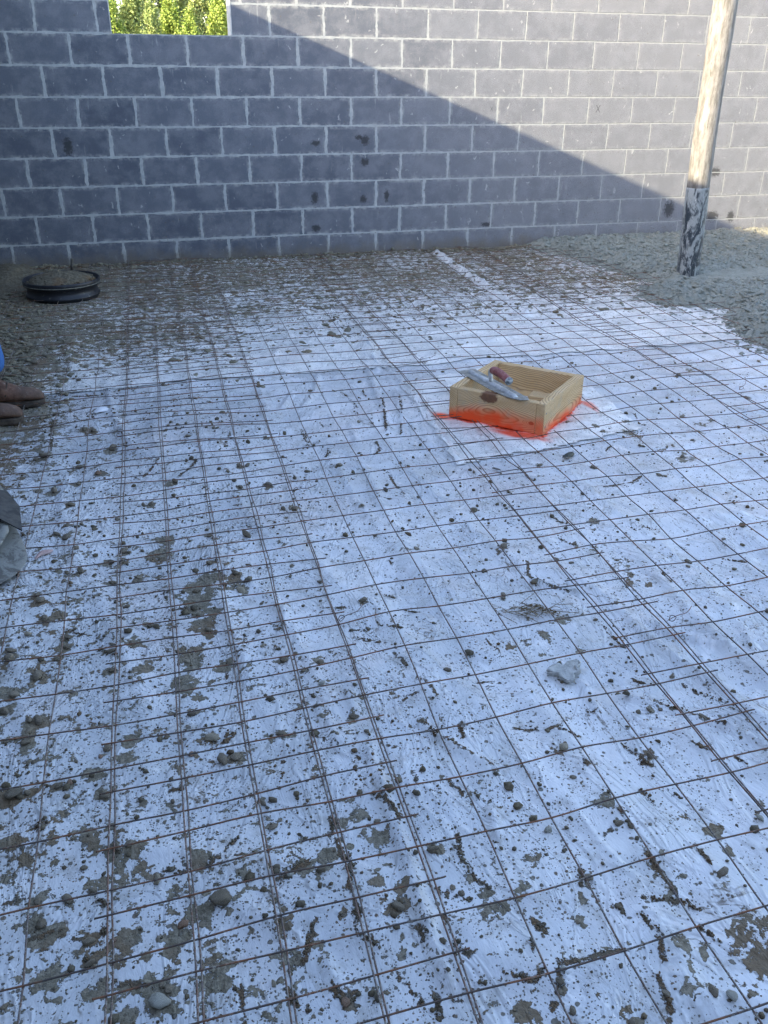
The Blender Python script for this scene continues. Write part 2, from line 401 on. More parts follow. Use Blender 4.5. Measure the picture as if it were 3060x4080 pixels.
def mat_blocks(name, axis='x'):
    """dark grey concrete masonry, pale mortar, laid in running bond of 0.4064 x 0.2032"""
    t = NT(name); o = t.coord(); x, y, z = t.sep(o)
    u0 = x if axis == 'x' else y
    flat = t.comb(u0, z, 0.)
    w1 = t.sep(t.noise(t.scale(flat, (1, 1, 1)), 7, 4, .7, col=True))
    w2 = t.sep(t.noise(flat, 45, 3, .6, col=True))
    u = t.math('ADD', u0, t.math('ADD', t.math('MULTIPLY_ADD', w1[0], .016, -.008), t.math('MULTIPLY_ADD', w2[0], .006, -.003)))
    v = t.math('ADD', t.math('SUBTRACT', z, .17), t.math('ADD', t.math('MULTIPLY_ADD', w1[1], .010, -.005), t.math('MULTIPLY_ADD', w2[1], .003, -.0015)))
    vr = t.math('DIVIDE', v, .2032); row = t.math('FLOOR', vr)
    odd = t.math('MODULO', t.math('ADD', row, 100.), 2.)
    uc = t.math('DIVIDE', t.math('ADD', u, t.math('MULTIPLY', odd, .2032)), .4064)
    ci = t.math('FLOOR', uc)
    fu = t.math('FRACT', uc); fv = t.math('FRACT', vr)
    du = t.math('MULTIPLY', t.math('SUBTRACT', .5, t.math('ABSOLUTE', t.math('SUBTRACT', fu, .5))), .4064)   # metres to the head joint
    dv = t.math('MULTIPLY', t.math('SUBTRACT', .5, t.math('ABSOLUTE', t.math('SUBTRACT', fv, .5))), .2032)
    # per block random numbers
    wn_ = t.new('TexWhiteNoise', noise_dimensions='3D'); t.put(wn_.inputs['Vector'], t.comb(ci, row, 0.))
    rb = t.sep(wn_.outputs['Color'])
    # head joints are smeared wide over the left half of the wall, cleaner to the right
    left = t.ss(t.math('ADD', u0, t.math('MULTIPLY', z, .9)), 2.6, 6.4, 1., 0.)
    jn = t.noise(t.comb(t.math('MULTIPLY', ci, 3.7), t.math('MULTIPLY', z, 9.), t.math('MULTIPLY', row, 5.1)), 1.0, 3, .6)
    wid = t.math('ADD', .0040, t.math('MULTIPLY', t.math('MULTIPLY', left, t.ss(jn, .3, .72)), .0125))
    mu = t.ss(t.math('SUBTRACT', du, wid), -.0012, .0022, 1., 0.)
    widv = t.math('ADD', .0042, t.math('MULTIPLY', left, t.math('MULTIPLY', t.ss(t.noise(flat, 9, 3), .42, .66), .0055)))
    mv = t.ss(t.math('SUBTRACT', dv, widv), -.0012, .0022, 1., 0.)
    mort = t.math('MAXIMUM', mu, mv)
    # film of lime next to the joints
    near = t.math('MINIMUM', du, dv)
    smear = t.math('MULTIPLY', t.ss(near, .004, .035, 1., 0.), t.ss(t.noise(t.scale(flat, (1, 1, 1)), 17, 5, .7), .42, .66, 0., .75))
    smear = t.math('MULTIPLY', smear, t.math('MULTIPLY_ADD', left, .55, .45))
    streak = t.ss(t.noise(t.scale(flat, (1, .16, 1)), 34, 4, .65), .60, .74)
    smask = t.ss(t.noise(flat, 3.1, 3), .46, .64)
    cloud = t.noise(flat, 6.5, 5, .65)
    col = t.mix(rb[0], t.mix(t.ss(u0, 1., 5., 0., 1.), (.108, .122, .152, 1), (.215, .220, .235, 1)), t.mix(t.ss(u0, 1., 5., 0., 1.), (.165, .180, .210, 1), (.262, .265, .275, 1)))  # shaded left and brighter right of the wall painted into the block tone
    col = t.mix(t.ss(cloud, .38, .66, 0., .5), col, (.30, .305, .32))
    col = t.mix(t.ss(t.noise(flat, 260, 3, .8), .36, .50, .8, 0.), col, (.10, .10, .105))
    col = t.mix(t.ss(t.noise(flat, 190, 3, .8), .58, .70, 0., .35), col, (.36, .36, .35))
    col = t.mix(t.math('MULTIPLY', t.math('MULTIPLY', streak, smask), .55), col, (.44, .44, .42))
    col = t.mix(smear, col, (.46, .46, .43))
    dab = t.math('MULTIPLY', t.ss(t.noise(t.scale(flat, (1, .7, 1)), 21, 4, .6, dist=.6), .665, .70), .6)
    col = t.mix(dab, col, (.50, .50, .47))
    # damp dark patches left where scaffold ties and grout were
    ragged = t.math('MULTIPLY', t.math('SUBTRACT', t.noise(flat, 50, 5, .75), .5), 2.6)
    if axis == 'x':
        for (sx, sz, rx_, rz_) in ((.304, .857, .035, .065), (2.547, .875, .035, .04), (2.50, .90, .03, .02), (2.547, .716, .035, .03), (2.132, .452, .03, .05), (2.137, .219, .04, .028), (2.535, .434, .03, .03), (2.731, .455, .022, .05), (5.375, .273, .055, .07), (5.79, .58, .06, .04), (5.83, .20, .07, .045), (6.03, .19, .04, .05), (3.62, .20, .05, .02), (2.15, .86, .04, .02), (1.02, .42, .0, .0)):
            if rx_ <= 0: continue
            dd = t.vmath('LENGTH', t.vmath('MULTIPLY', t.vmath('SUBTRACT', flat, (sx, sz, 0)), (1 / rx_, 1 / rz_, 0)))
            m = t.ss(t.math('ADD', dd, ragged), .55, 1.25, .85, 0.)
            col = t.mix(m, col, (.055, .055, .055))
        # two pencil crosses
        for (sx, sz, h_, k_) in ((4.563, 1.099, .028, .75), (3.61, 1.10, .016, .45)):
            dx = t.math('SUBTRACT', x, sx); dz = t.math('SUBTRACT', z, sz)
            for sg in (.62, -.62):
                ln = t.math('ABSOLUTE', t.math('ADD', dx, t.math('MULTIPLY', dz, sg)))
                m = t.math('MULTIPLY', t.ss(ln, .0015, .0045, k_, 0.), t.math('LESS_THAN', t.math('ABSOLUTE', dz), h_))
                col = t.mix(m, col, (.05, .05, .05))
    mcol = t.mix(t.ss(t.noise(flat, 24, 4, .7), .35, .68), (.38, .40, .40), (.50, .51, .485))
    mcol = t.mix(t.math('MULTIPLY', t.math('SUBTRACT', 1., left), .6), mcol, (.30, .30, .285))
    # block core of the lower joints is brown where mud splashed
    col = t.mix(mort, col, mcol)
    mudn = t.math('ADD', z, t.math('MULTIPLY', t.math('SUBTRACT', t.noise(flat, 8, 5, .7), .5), -.22))
    col = t.mix(t.ss(mudn, .0, .13, .65, 0.), col, (.20, .165, .115))
    spl = t.vor(t.vmath('ADD', flat, t.vmath('SCALE', t.noise(flat, 90, 2, col=True), scale=.01)), 36)
    sk = t.math('MULTIPLY', t.math('LESS_THAN', t.sep(spl.outputs['Color'])[0], t.ss(z, .05, .6, .5, .06)), t.ss(spl.outputs['Distance'], .12, .2, 1., 0.))
    col = t.mix(t.math('MULTIPLY', sk, .7), col, (.15, .135, .11))
    h = t.math('ADD', t.math('MULTIPLY', t.noise(flat, 300, 4, .8), .5), t.math('MULTIPLY', t.noise(flat, 90, 3, .7), .35))
    b = t.bump(h, .9, .006)
    joint = t.math('ADD', t.math('MULTIPLY', mort, t.ss(left, 0., 1., -1., .25)), t.math('MULTIPLY', smear, .35))
    b = t.bump(joint, .8, .004, b)
    return t.fin(col, .93, b, .15)

def mat_simple(name, a, b, sc=20, rough=.7, bmp=.3, bsc=120, spec=.3, metal=0, lo=.35, hi=.65, dist=.003):
    t = NT(name); p = t.coord()
    col = t.mix(t.ss(t.noise(p, sc, 4, .65), lo, hi), a, b)
    return t.fin(col, rough, t.bump(t.noise(p, bsc, 4, .65), bmp, dist), spec, metal)

# ---------------- surveyed positions on the floor, in metres ----------------
STONES=[(0.289,-5.784,0.0165,'g'),(0.32,-5.788,0.009,'g'),(0.385,-5.787,0.0085,'g'),(0.407,-5.788,0.0079,'b'),(0.477,-5.842,0.0105,'g'),(0.616,-5.893,0.0066,'g'),(0.503,-5.994,0.0106,'g'),(0.528,-5.993,0.0107,'g'),(0.576,-6.087,0.0102,'t'),(0.688,-6.168,0.0189,'g'),(0.368,-6.136,0.0115,'g'),(0.416,-6.094,0.01,'g'),(0.458,-6.084,0.0101,'g'),(0.452,-6.193,0.01,'g'),(0.614,-6.201,0.0097,'b'),(0.455,-6.238,0.0078,'g'),(0.55,-6.302,0.006,'t'),(0.572,-6.312,0.006,'g'),(0.583,-6.325,0.0083,'g'),(0.564,-6.343,0.0168,'p'),(0.36,-6.083,0.0079,'g'),(0.44,-6.024,0.0082,'g'),(0.656,-6.304,0.0049,'t'),(0.496,-6.202,0.005,'b'),(0.321,-6.283,0.0065,'g'),(0.354,-4.536,0.0086,'g'),(0.323,-4.594,0.0103,'g'),(0.353,-4.626,0.0116,'g'),(0.387,-4.713,0.0113,'g'),(0.405,-4.86,0.0108,'g'),(0.364,-4.854,0.0095,'g'),(0.332,-4.84,0.0078,'g'),(0.356,-4.91,0.0085,'g'),(0.493,-4.809,0.0124,'g'),(0.526,-4.818,0.0098,'g'),(0.498,-4.951,0.0106,'g'),(0.531,-4.748,0.0127,'g'),(0.286,-4.977,0.0091,'g'),(0.301,-5.006,0.0123,'g'),(0.275,-5.17,0.0104,'t'),(0.278,-5.231,0.0053,'g'),(0.315,-5.102,0.0131,'g'),(0.239,-5.244,0.0123,'g'),(0.236,-5.275,0.0122,'g'),(0.382,-5.251,0.0113,'g'),(0.382,-5.209,0.0107,'g'),(0.357,-5.308,0.0092,'g'),(0.312,-5.363,0.0144,'g'),(0.262,-5.43,0.0146,'g'),(0.247,-5.492,0.0129,'g'),(0.326,-5.548,0.0134,'g'),(0.307,-5.546,0.01,'g'),(0.378,-5.548,0.0094,'g'),(0.308,-5.585,0.0099,'g'),(0.303,-5.603,0.0098,'g'),(0.259,-5.602,0.0091,'g'),(0.306,-5.623,0.0097,'g'),(0.482,-5.686,0.0122,'g'),(0.469,-5.71,0.0057,'b'),(0.494,-5.385,0.0091,'g'),(0.496,-5.277,0.0076,'g'),(0.546,-5.283,0.0114,'g'),(0.494,-5.309,0.0105,'g'),(0.56,-4.952,0.0094,'g'),(0.57,-4.929,0.0086,'g'),(0.535,-5.093,0.0073,'g'),(0.596,-5.201,0.0098,'g'),(0.664,-5.54,0.007,'g'),(0.677,-5.61,0.0102,'g'),(0.614,-5.678,0.0072,'g'),(0.714,-5.716,0.0137,'t'),(0.73,-5.797,0.0174,'g'),(0.759,-5.792,0.0121,'g'),(0.786,-5.429,0.0081,'g'),(0.682,-5.389,0.0067,'t'),(0.747,-5.276,0.0124,'g'),(0.735,-5.066,0.0104,'g'),(0.863,-5.094,0.0126,'t'),(0.856,-5.004,0.0121,'g'),(0.785,-4.926,0.0088,'g'),(0.923,-4.759,0.0164,'g'),(0.806,-4.728,0.0103,'g'),(0.514,-4.507,0.0097,'g'),(0.664,-5.758,0.008,'b'),(0.445,-4.1,0.0146,'b'),(0.379,-4.174,0.0132,'g'),(0.374,-4.01,0.0132,'g'),(0.294,-4.221,0.0155,'g'),(0.235,-4.213,0.0113,'g'),(0.24,-3.889,0.0179,'g'),(0.209,-3.905,0.0123,'g'),(0.504,-3.867,0.0201,'g'),(0.42,-3.639,0.0132,'g'),(0.385,-3.615,0.0151,'g'),(0.718,-3.743,0.009,'g'),(0.804,-3.832,0.0118,'g'),(0.723,-4.263,0.0132,'g'),(0.708,-4.288,0.0089,'g'),(0.741,-3.109,0.011,'g'),(0.372,-2.736,0.0145,'g'),(0.241,-2.756,0.0201,'g'),(0.331,-2.557,0.0165,'g'),(0.489,-2.709,0.0161,'g'),(0.399,-2.539,0.0136,'b'),(0.973,-3.551,0.0114,'g'),(0.559,-2.631,0.0105,'b'),(0.119,-2.583,0.0258,'g'),(0.089,-2.736,0.0214,'g'),(0.916,-3.757,0.0091,'g'),(0.932,-3.761,0.0079,'g'),(0.95,-4.371,0.0094,'g'),(0.971,-4.18,0.0121,'g'),(1.003,-4.185,0.0121,'g'),(0.358,-4.363,0.011,'g'),(0.604,-4.427,0.01,'g'),(0.628,-4.421,0.0111,'g'),(0.798,-5.939,0.0084,'g'),(0.808,-6.01,0.0081,'g'),(0.799,-6.121,0.0082,'g'),(0.819,-6.145,0.0068,'p'),(0.878,-6.156,0.0109,'g'),(0.932,-6.166,0.0082,'g'),(0.998,-6.271,0.0118,'g'),(0.864,-6.423,0.0099,'b'),(0.755,-6.356,0.006,'t'),(1.103,-6.158,0.0101,'g'),(1.113,-6.249,0.0059,'g'),(1.124,-6.265,0.0075,'g'),(0.937,-6.03,0.0082,'g'),(0.916,-6.11,0.0056,'g'),(0.932,-6.26,0.0065,'g'),(1.017,-6.056,0.0073,'g'),(0.895,-6.253,0.0047,'g'),(1.71,-5.047,0.0128,'g'),(1.334,-4.853,0.0066,'g'),(1.436,-4.989,0.0091,'g'),(1.481,-4.764,0.0073,'g'),(0.929,-5.455,0.0119,'g'),(1.015,-5.493,0.0111,'g'),(0.968,-5.461,0.0059,'g'),(0.883,-5.383,0.0068,'t'),(1.049,-5.724,0.0108,'g'),(0.872,-5.745,0.0115,'g'),(0.878,-5.79,0.0045,'g'),(1.192,-5.252,0.0115,'g'),(1.0,-5.586,0.0085,'p'),(0.973,-5.66,0.0076,'g'),(1.24,-5.222,0.0054,'g'),(1.063,-5.79,0.0082,'g'),(1.322,-5.616,0.0091,'g'),(1.237,-5.856,0.0049,'b'),(1.173,-5.371,0.0051,'g'),(0.91,-5.179,0.0065,'g'),(1.609,-5.297,0.0084,'g'),(1.602,-5.313,0.0075,'g'),(1.095,-5.098,0.0077,'g'),(0.964,-5.518,0.0073,'g'),(0.944,-5.632,0.0062,'g'),(1.216,-4.289,0.0098,'g'),(1.539,-3.819,0.0087,'t'),(1.96,-3.316,0.0085,'g'),(1.412,-3.362,0.0095,'g'),(1.522,-3.383,0.0075,'g'),(1.111,-4.585,0.014,'g'),(1.075,-4.588,0.0099,'g'),(1.341,-4.296,0.0131,'g'),(1.055,-4.371,0.0147,'g'),(1.836,-4.45,0.0082,'g'),(1.615,-4.005,0.0072,'g'),(1.344,-4.646,0.009,'g'),(1.115,-3.9,0.0107,'g'),(1.485,-5.958,0.0107,'t'),(1.956,-5.066,0.0084,'g'),(1.856,-5.137,0.0081,'g'),(1.697,-5.229,0.0086,'g'),(1.745,-5.257,0.0077,'g'),(1.732,-5.252,0.0078,'g'),(1.665,-6.024,0.009,'g'),(1.778,-5.864,0.007,'g'),(1.81,-5.892,0.0069,'g'),(1.743,-5.888,0.0075,'g'),(1.713,-5.89,0.0068,'g'),(1.856,-5.943,0.0085,'g'),(1.877,-5.777,0.008,'g'),(2.015,-5.632,0.007,'g'),(2.252,-5.262,0.0112,'g'),(2.224,-5.303,0.0066,'g'),(1.808,-5.492,0.0072,'g'),(1.892,-5.172,0.0067,'g'),(2.436,-5.178,0.0066,'g'),(1.773,-5.891,0.0069,'g'),(2.417,-4.073,0.0112,'g'),(2.506,-4.211,0.0145,'g'),(2.308,-4.518,0.0122,'g'),(2.593,-3.964,0.0077,'g'),(2.638,-3.938,0.0058,'g'),(2.593,-4.376,0.0088,'g'),(2.503,-4.667,0.0092,'g'),(2.522,-4.683,0.0081,'g'),(3.133,-4.276,0.0093,'g'),(2.829,-3.268,0.009,'g'),(3.249,-3.61,0.0143,'g'),(2.708,-4.507,0.0114,'g'),(2.84,-4.373,0.0083,'g'),(2.11,-4.452,0.01,'g'),(3.606,-3.826,0.0084,'g'),(2.723,-4.41,0.0076,'g'),(2.912,-2.906,0.0096,'g'),(2.912,-2.699,0.0099,'g'),(3.809,-3.488,0.0091,'g'),(3.401,-3.963,0.0121,'g'),(1.789,-6.248,0.0092,'p'),(1.346,-6.169,0.0099,'p'),(1.512,-6.166,0.0061,'b'),(1.369,-6.301,0.0099,'g'),(1.235,-6.465,0.0063,'p'),(1.222,-6.483,0.008,'g'),(1.212,-6.5,0.0074,'g'),(1.22,-6.534,0.0068,'g'),(1.485,-6.584,0.0111,'p'),(1.458,-6.571,0.0111,'g'),(1.623,-6.36,0.0113,'g'),(1.493,-6.193,0.0085,'g'),(1.481,-6.206,0.0039,'p'),(1.512,-6.366,0.0056,'g'),(1.383,-6.552,0.0069,'g'),(1.307,-6.579,0.0084,'g'),(1.465,-6.046,0.0064,'g'),(1.306,-6.383,0.0059,'g')]
TRAILS=[[[(0.81,-6.338),(0.826,-6.296),(0.846,-6.252)],0.0036],[[(0.844,-6.383),(0.861,-6.414),(0.884,-6.406)],0.005],[[(0.775,-6.368),(0.783,-6.398),(0.8,-6.419)],0.0072],[[(0.925,-6.25),(0.915,-6.301),(0.941,-6.331)],0.0062],[[(0.928,-6.012),(0.919,-6.066),(0.928,-6.125),(0.937,-6.162),(0.919,-6.213),(0.927,-6.243)],0.0061],[[(1.039,-5.993),(1.057,-6.025),(1.064,-6.058)],0.009],[[(1.163,-6.131),(1.153,-6.186),(1.163,-6.235),(1.184,-6.277)],0.006],[[(1.13,-5.941),(1.129,-5.989)],0.0056],[[(1.071,-6.232),(1.102,-6.259),(1.143,-6.288)],0.0045],[[(1.076,-6.308),(1.08,-6.329)],0.0054],[[(1.069,-6.368),(1.093,-6.397)],0.0082],[[(0.96,-6.385),(0.971,-6.421),(0.988,-6.454)],0.0066],[[(1.013,-6.458),(1.005,-6.497)],0.0077],[[(1.034,-6.452),(1.051,-6.474)],0.0043],[[(1.073,-6.451),(1.106,-6.446)],0.0026],[[(1.199,-5.979),(1.214,-6.026)],0.0037],[[(0.784,-6.151),(0.864,-6.123)],0.0073],[[(1.011,-6.29),(1.027,-6.347)],0.0046],[[(1.137,-6.44),(1.175,-6.468),(1.2,-6.46)],0.0038],[[(1.236,-6.447),(1.219,-6.483),(1.201,-6.514),(1.185,-6.524)],0.0054],[[(1.248,-6.454),(1.293,-6.46),(1.322,-6.452),(1.365,-6.46)],0.0043],[[(1.444,-6.367),(1.478,-6.383),(1.514,-6.396)],0.0053],[[(1.508,-6.274),(1.513,-6.308),(1.513,-6.359),(1.509,-6.388)],0.007],[[(1.518,-6.394),(1.534,-6.417)],0.0066],[[(1.425,-6.394),(1.43,-6.424),(1.431,-6.455),(1.415,-6.493)],0.0049],[[(1.393,-6.512),(1.381,-6.548),(1.377,-6.579),(1.36,-6.597)],0.0068],[[(1.514,-6.453),(1.534,-6.486)],0.0056],[[(1.615,-6.282),(1.616,-6.336)],0.0021],[[(1.642,-6.12),(1.67,-6.162)],0.0034],[[(1.589,-6.111),(1.596,-6.17)],0.0038],[[(1.445,-6.215),(1.48,-6.198)],0.0044],[[(1.399,-6.369),(1.396,-6.393)],0.0041],[[(1.229,-6.362),(1.24,-6.393)],0.0096],[[(1.208,-6.401),(1.201,-6.425)],0.0031],[[(1.363,-6.28),(1.344,-6.317)],0.0051],[[(1.122,-5.364),(1.172,-5.377)],0.0042],[[(1.21,-5.383),(1.269,-5.407)],0.0033],[[(1.128,-5.411),(1.181,-5.44),(1.217,-5.465)],0.0023],[[(1.212,-5.5),(1.231,-5.575)],0.004],[[(1.09,-5.833),(1.129,-5.875)],0.0058],[[(1.019,-5.856),(1.05,-5.9)],0.0048],[[(0.945,-5.767),(0.989,-5.817)],0.0029],[[(1.185,-5.689),(1.224,-5.677)],0.0029],[[(1.254,-5.647),(1.264,-5.713)],0.0026],[[(1.2,-5.779),(1.213,-5.844)],0.002],[[(1.235,-5.856),(1.274,-5.925),(1.304,-5.969)],0.002],[[(1.283,-5.818),(1.276,-5.867)],0.0036],[[(1.38,-5.674),(1.437,-5.689)],0.0053],[[(1.468,-5.502),(1.491,-5.567)],0.0028],[[(1.304,-5.307),(1.333,-5.332)],0.0029],[[(1.08,-5.239),(1.134,-5.258)],0.0034],[[(1.258,-5.222),(1.29,-5.244)],0.002],[[(1.332,-5.01),(1.338,-5.042)],0.008],[[(1.396,-5.863),(1.446,-5.885),(1.493,-5.892)],0.004],[[(1.506,-5.906),(1.54,-5.932)],0.0028],[[(1.601,-5.845),(1.626,-5.864)],0.0062],[[(1.625,-5.966),(1.634,-6.006),(1.653,-6.021)],0.0029],[[(1.639,-6.038),(1.654,-6.052)],0.0086],[[(1.771,-5.759),(1.788,-5.783),(1.826,-5.8)],0.0032],[[(1.886,-5.809),(1.906,-5.86),(1.944,-5.901)],0.0032],[[(1.787,-6.009),(1.817,-6.044)],0.0029],[[(1.846,-6.078),(1.864,-6.104)],0.0023],[[(1.815,-5.329),(1.765,-5.298),(1.745,-5.265),(1.723,-5.221),(1.754,-5.141)],0.0025],[[(1.64,-5.354),(1.682,-5.39),(1.72,-5.434)],0.0049],[[(1.817,-5.525),(1.818,-5.602),(1.824,-5.633)],0.0033],[[(1.744,-5.835),(1.808,-5.892),(1.856,-5.943),(1.893,-5.988)],0.0019],[[(2.123,-5.317),(2.125,-5.365)],0.0036],[[(2.233,-5.028),(2.282,-5.064)],0.004],[[(1.974,-4.889),(2.0,-4.92)],0.0041],[[(1.915,-5.013),(1.955,-5.068)],0.0028],[[(2.372,-5.263),(2.424,-5.318)],0.0022],[[(1.518,-5.969),(1.515,-6.02)],0.0035],[[(1.566,-3.417),(1.571,-3.64)],0.0036],[[(1.554,-3.678),(1.558,-3.72)],0.0077],[[(1.521,-4.361),(1.514,-4.447),(1.523,-4.561)],0.0046],[[(1.411,-4.586),(1.468,-4.587)],0.0027],[[(1.81,-3.525),(1.769,-3.691),(1.752,-3.77)],0.0028],[[(1.702,-3.915),(1.676,-4.002)],0.0026],[[(1.721,-3.548),(1.672,-3.75),(1.616,-3.987)],0.002],[[(1.334,-4.106),(1.33,-4.154),(1.305,-4.18)],0.0041],[[(1.553,-4.06),(1.543,-4.143),(1.513,-4.185)],0.0028],[[(1.282,-3.846),(1.268,-4.021)],0.0044],[[(1.663,-3.395),(1.643,-3.528)],0.0029],[[(1.374,-3.793),(1.379,-3.833)],0.0092],[[(1.611,-4.543),(1.625,-4.547)],0.0063],[[(2.021,-4.52),(2.032,-4.581)],0.0045],[[(2.431,-4.389),(2.482,-4.334)],0.0034],[[(2.302,-4.517),(2.314,-4.52)],0.0073],[[(2.266,-4.685),(2.369,-4.684),(2.437,-4.657)],0.0025],[[(2.753,-4.046),(2.729,-4.14)],0.0038],[[(2.445,-4.868),(2.452,-4.877)],0.0061],[[(2.137,-4.801),(2.147,-4.804)],0.0049],[[(0.352,-6.161),(0.39,-6.155),(0.449,-6.191)],0.0053],[[(0.45,-6.228),(0.471,-6.252)],0.0066],[[(0.496,-6.283),(0.551,-6.307)],0.0036],[[(0.48,-6.156),(0.475,-6.182)],0.0054],[[(0.628,-6.079),(0.586,-6.063)],0.0049],[[(0.672,-6.079),(0.689,-6.06),(0.737,-6.065)],0.0049],[[(0.345,-5.86),(0.345,-5.911)],0.0052],[[(0.464,-6.1),(0.486,-6.127)],0.0063],[[(0.716,-6.036),(0.736,-6.021)],0.0042],[[(0.297,-6.066),(0.343,-6.075)],0.0031],[[(0.612,-5.855),(0.638,-5.857)],0.0073],[[(0.698,-6.347),(0.697,-6.413)],0.0043],[[(0.535,-5.087),(0.535,-5.095)],0.0044],[[(0.778,-5.391),(0.834,-5.399)],0.0067],[[(0.657,-5.144),(0.7,-5.147)],0.0072],[[(0.484,-5.115),(0.526,-5.15)],0.006],[[(0.481,-5.298),(0.504,-5.319)],0.0067],[[(0.375,-5.173),(0.42,-5.208)],0.0058],[[(0.744,-5.735),(0.768,-5.703)],0.0078],[[(0.767,-5.451),(0.784,-5.509)],0.0055],[[(0.249,-3.466),(0.262,-3.83)],0.0093],[[(0.391,-3.142),(0.44,-3.155)],0.012],[[(0.184,-3.45),(0.274,-3.453)],0.0093],[[(0.612,-4.17),(0.676,-4.034)],0.0038],[[(0.735,-4.216),(0.816,-4.07)],0.0038],[[(0.322,-3.148),(0.426,-3.151)],0.008],[[(0.44,-3.178),(0.552,-3.206)],0.0048],[[(0.969,-3.839),(0.969,-3.945)],0.0036],[[(0.422,-2.859),(0.526,-2.885)],0.0127]]
SLURRY=[(2.046,-5.218,0.0321),(2.003,-5.333,0.0205),(1.906,-5.433,0.0138),(1.781,-5.417,0.0147),(1.715,-5.474,0.0263),(1.64,-5.524,0.0209),(1.576,-5.545,0.0206),(2.093,-4.932,0.0222),(2.009,-5.104,0.021),(1.001,-6.108,0.0288),(1.018,-6.225,0.0128),(1.009,-6.255,0.011),(0.899,-6.117,0.0166),(0.793,-6.251,0.0153),(0.841,-6.335,0.0117),(0.981,-6.074,0.0137),(1.162,-6.324,0.0248),(0.979,-6.357,0.0104),(0.858,-6.137,0.0197),(0.741,-5.072,0.0548),(0.738,-5.157,0.0387),(0.692,-5.361,0.0358),(0.672,-5.479,0.0278),(0.639,-4.807,0.0376),(0.673,-4.71,0.0277),(0.528,-5.73,0.0209),(0.536,-5.669,0.0234),(0.697,-5.549,0.0146),(0.744,-5.24,0.033),(0.573,-5.399,0.0218),(0.692,-5.417,0.0198),(0.355,-5.097,0.0214),(0.783,-5.011,0.0357),(0.453,-5.944,0.0171),(0.456,-5.974,0.0151),(0.663,-6.053,0.0166),(0.607,-6.224,0.0166),(0.592,-6.258,0.0133),(0.59,-6.285,0.0102),(0.393,-6.156,0.0182),(0.368,-6.165,0.018),(0.392,-6.243,0.0202),(0.523,-6.204,0.021),(0.464,-6.294,0.017),(0.382,-5.933,0.0129),(0.387,-5.987,0.0099),(0.453,-5.774,0.0221),(0.661,-6.331,0.0172),(0.517,-6.356,0.0138),(0.651,-6.181,0.0186),(0.305,-6.01,0.0161),(0.508,-6.035,0.0115),(0.543,-6.044,0.0131),(0.736,-6.115,0.0163),(0.678,-6.297,0.0146),(0.303,-5.924,0.0185),(2.997,-4.208,0.0298),(2.624,-4.245,0.0397),(2.698,-4.54,0.0305),(3.38,-3.524,0.0263),(1.286,-6.227,0.0173),(1.497,-6.139,0.0204),(1.674,-6.255,0.0234),(1.595,-6.489,0.041),(1.581,-6.535,0.0368),(1.593,-6.454,0.0257),(1.463,-6.467,0.0188),(1.143,-6.521,0.0245),(1.426,-6.555,0.0118),(1.488,-6.5,0.0092),(1.334,-6.337,0.0092),(1.305,-6.556,0.0102),(1.54,-6.343,0.0108),(1.538,-6.284,0.0097)]
RIDGES=[[[(1.893,-2.488),(1.777,-3.04),(1.672,-3.75),(1.62,-3.988)],0.012],[[(1.828,-2.911),(1.831,-3.265),(1.762,-3.689),(1.683,-4.004)],0.01],[[(1.869,-3.63),(1.86,-3.797),(1.824,-4.094),(1.809,-4.327)],0.014],[[(1.498,-3.825),(1.472,-4.039)],0.01],[[(1.915,-2.844),(1.866,-3.197),(1.873,-3.495),(1.793,-3.939),(1.759,-4.148)],0.01],[[(1.752,-3.89),(1.741,-4.037),(1.741,-4.143)],0.008],[[(1.492,-3.154),(1.43,-3.383),(1.333,-3.58)],0.01],[[(1.331,-3.357),(1.245,-3.557)],0.01],[[(1.87,-2.615),(1.867,-2.862)],0.012],[[(1.059,-5.627),(1.056,-5.706)],0.01],[[(1.058,-5.83),(1.048,-5.909)],0.01],[[(0.974,-5.203),(0.945,-5.325)],0.008],[[(0.975,-5.66),(0.993,-5.813)],0.008],[[(1.193,-5.777),(1.232,-5.866),(1.294,-5.966)],0.008],[[(1.05,-5.939),(1.047,-6.104),(1.043,-6.224),(1.037,-6.363)],0.012],[[(0.849,-6.334),(0.851,-6.362),(0.866,-6.392)],0.008],[[(1.035,-6.393),(1.041,-6.434)],0.01],[[(1.258,-6.084),(1.239,-6.156)],0.01],[[(1.955,-5.537),(1.98,-5.607),(2.062,-5.674),(2.089,-5.704)],0.009],[[(2.186,-5.622),(2.145,-5.733)],0.008],[[(1.693,-5.232),(1.783,-5.302),(1.838,-5.344)],0.008],[[(1.889,-5.981),(1.946,-6.063)],0.008],[[(1.703,-5.818),(1.807,-5.894),(1.893,-5.988)],0.007],[[(1.637,-5.749),(1.618,-5.868)],0.008],[[(3.411,-3.505),(3.458,-3.597),(3.432,-3.89)],0.01],[[(3.246,-4.151),(3.264,-4.237)],0.01],[[(3.09,-3.708),(3.043,-3.906)],0.008],[[(2.973,-4.082),(2.955,-4.455)],0.008],[[(2.639,-2.964),(2.691,-3.213)],0.008],[[(3.082,-3.225),(3.205,-3.426)],0.008],[[(3.139,-0.107),(3.093,-0.656),(3.087,-1.201),(3.03,-1.756),(3.018,-2.263)],0.022],[[(1.876,-2.21),(1.864,-2.485),(1.883,-2.619),(1.81,-3.121)],0.014],[[(1.729,-1.787),(1.629,-2.0)],0.012],[[(1.843,-1.896),(1.801,-2.333)],0.012],[[(1.493,-2.393),(1.341,-2.785)],0.012],[[(1.708,-2.168),(1.578,-2.543)],0.01],[[(2.197,-1.689),(2.215,-1.987)],0.012],[[(1.364,-2.49),(1.296,-2.657)],0.01]]

RC = {id(P): catmull(np.array(P), 4) for P, w in RIDGES}
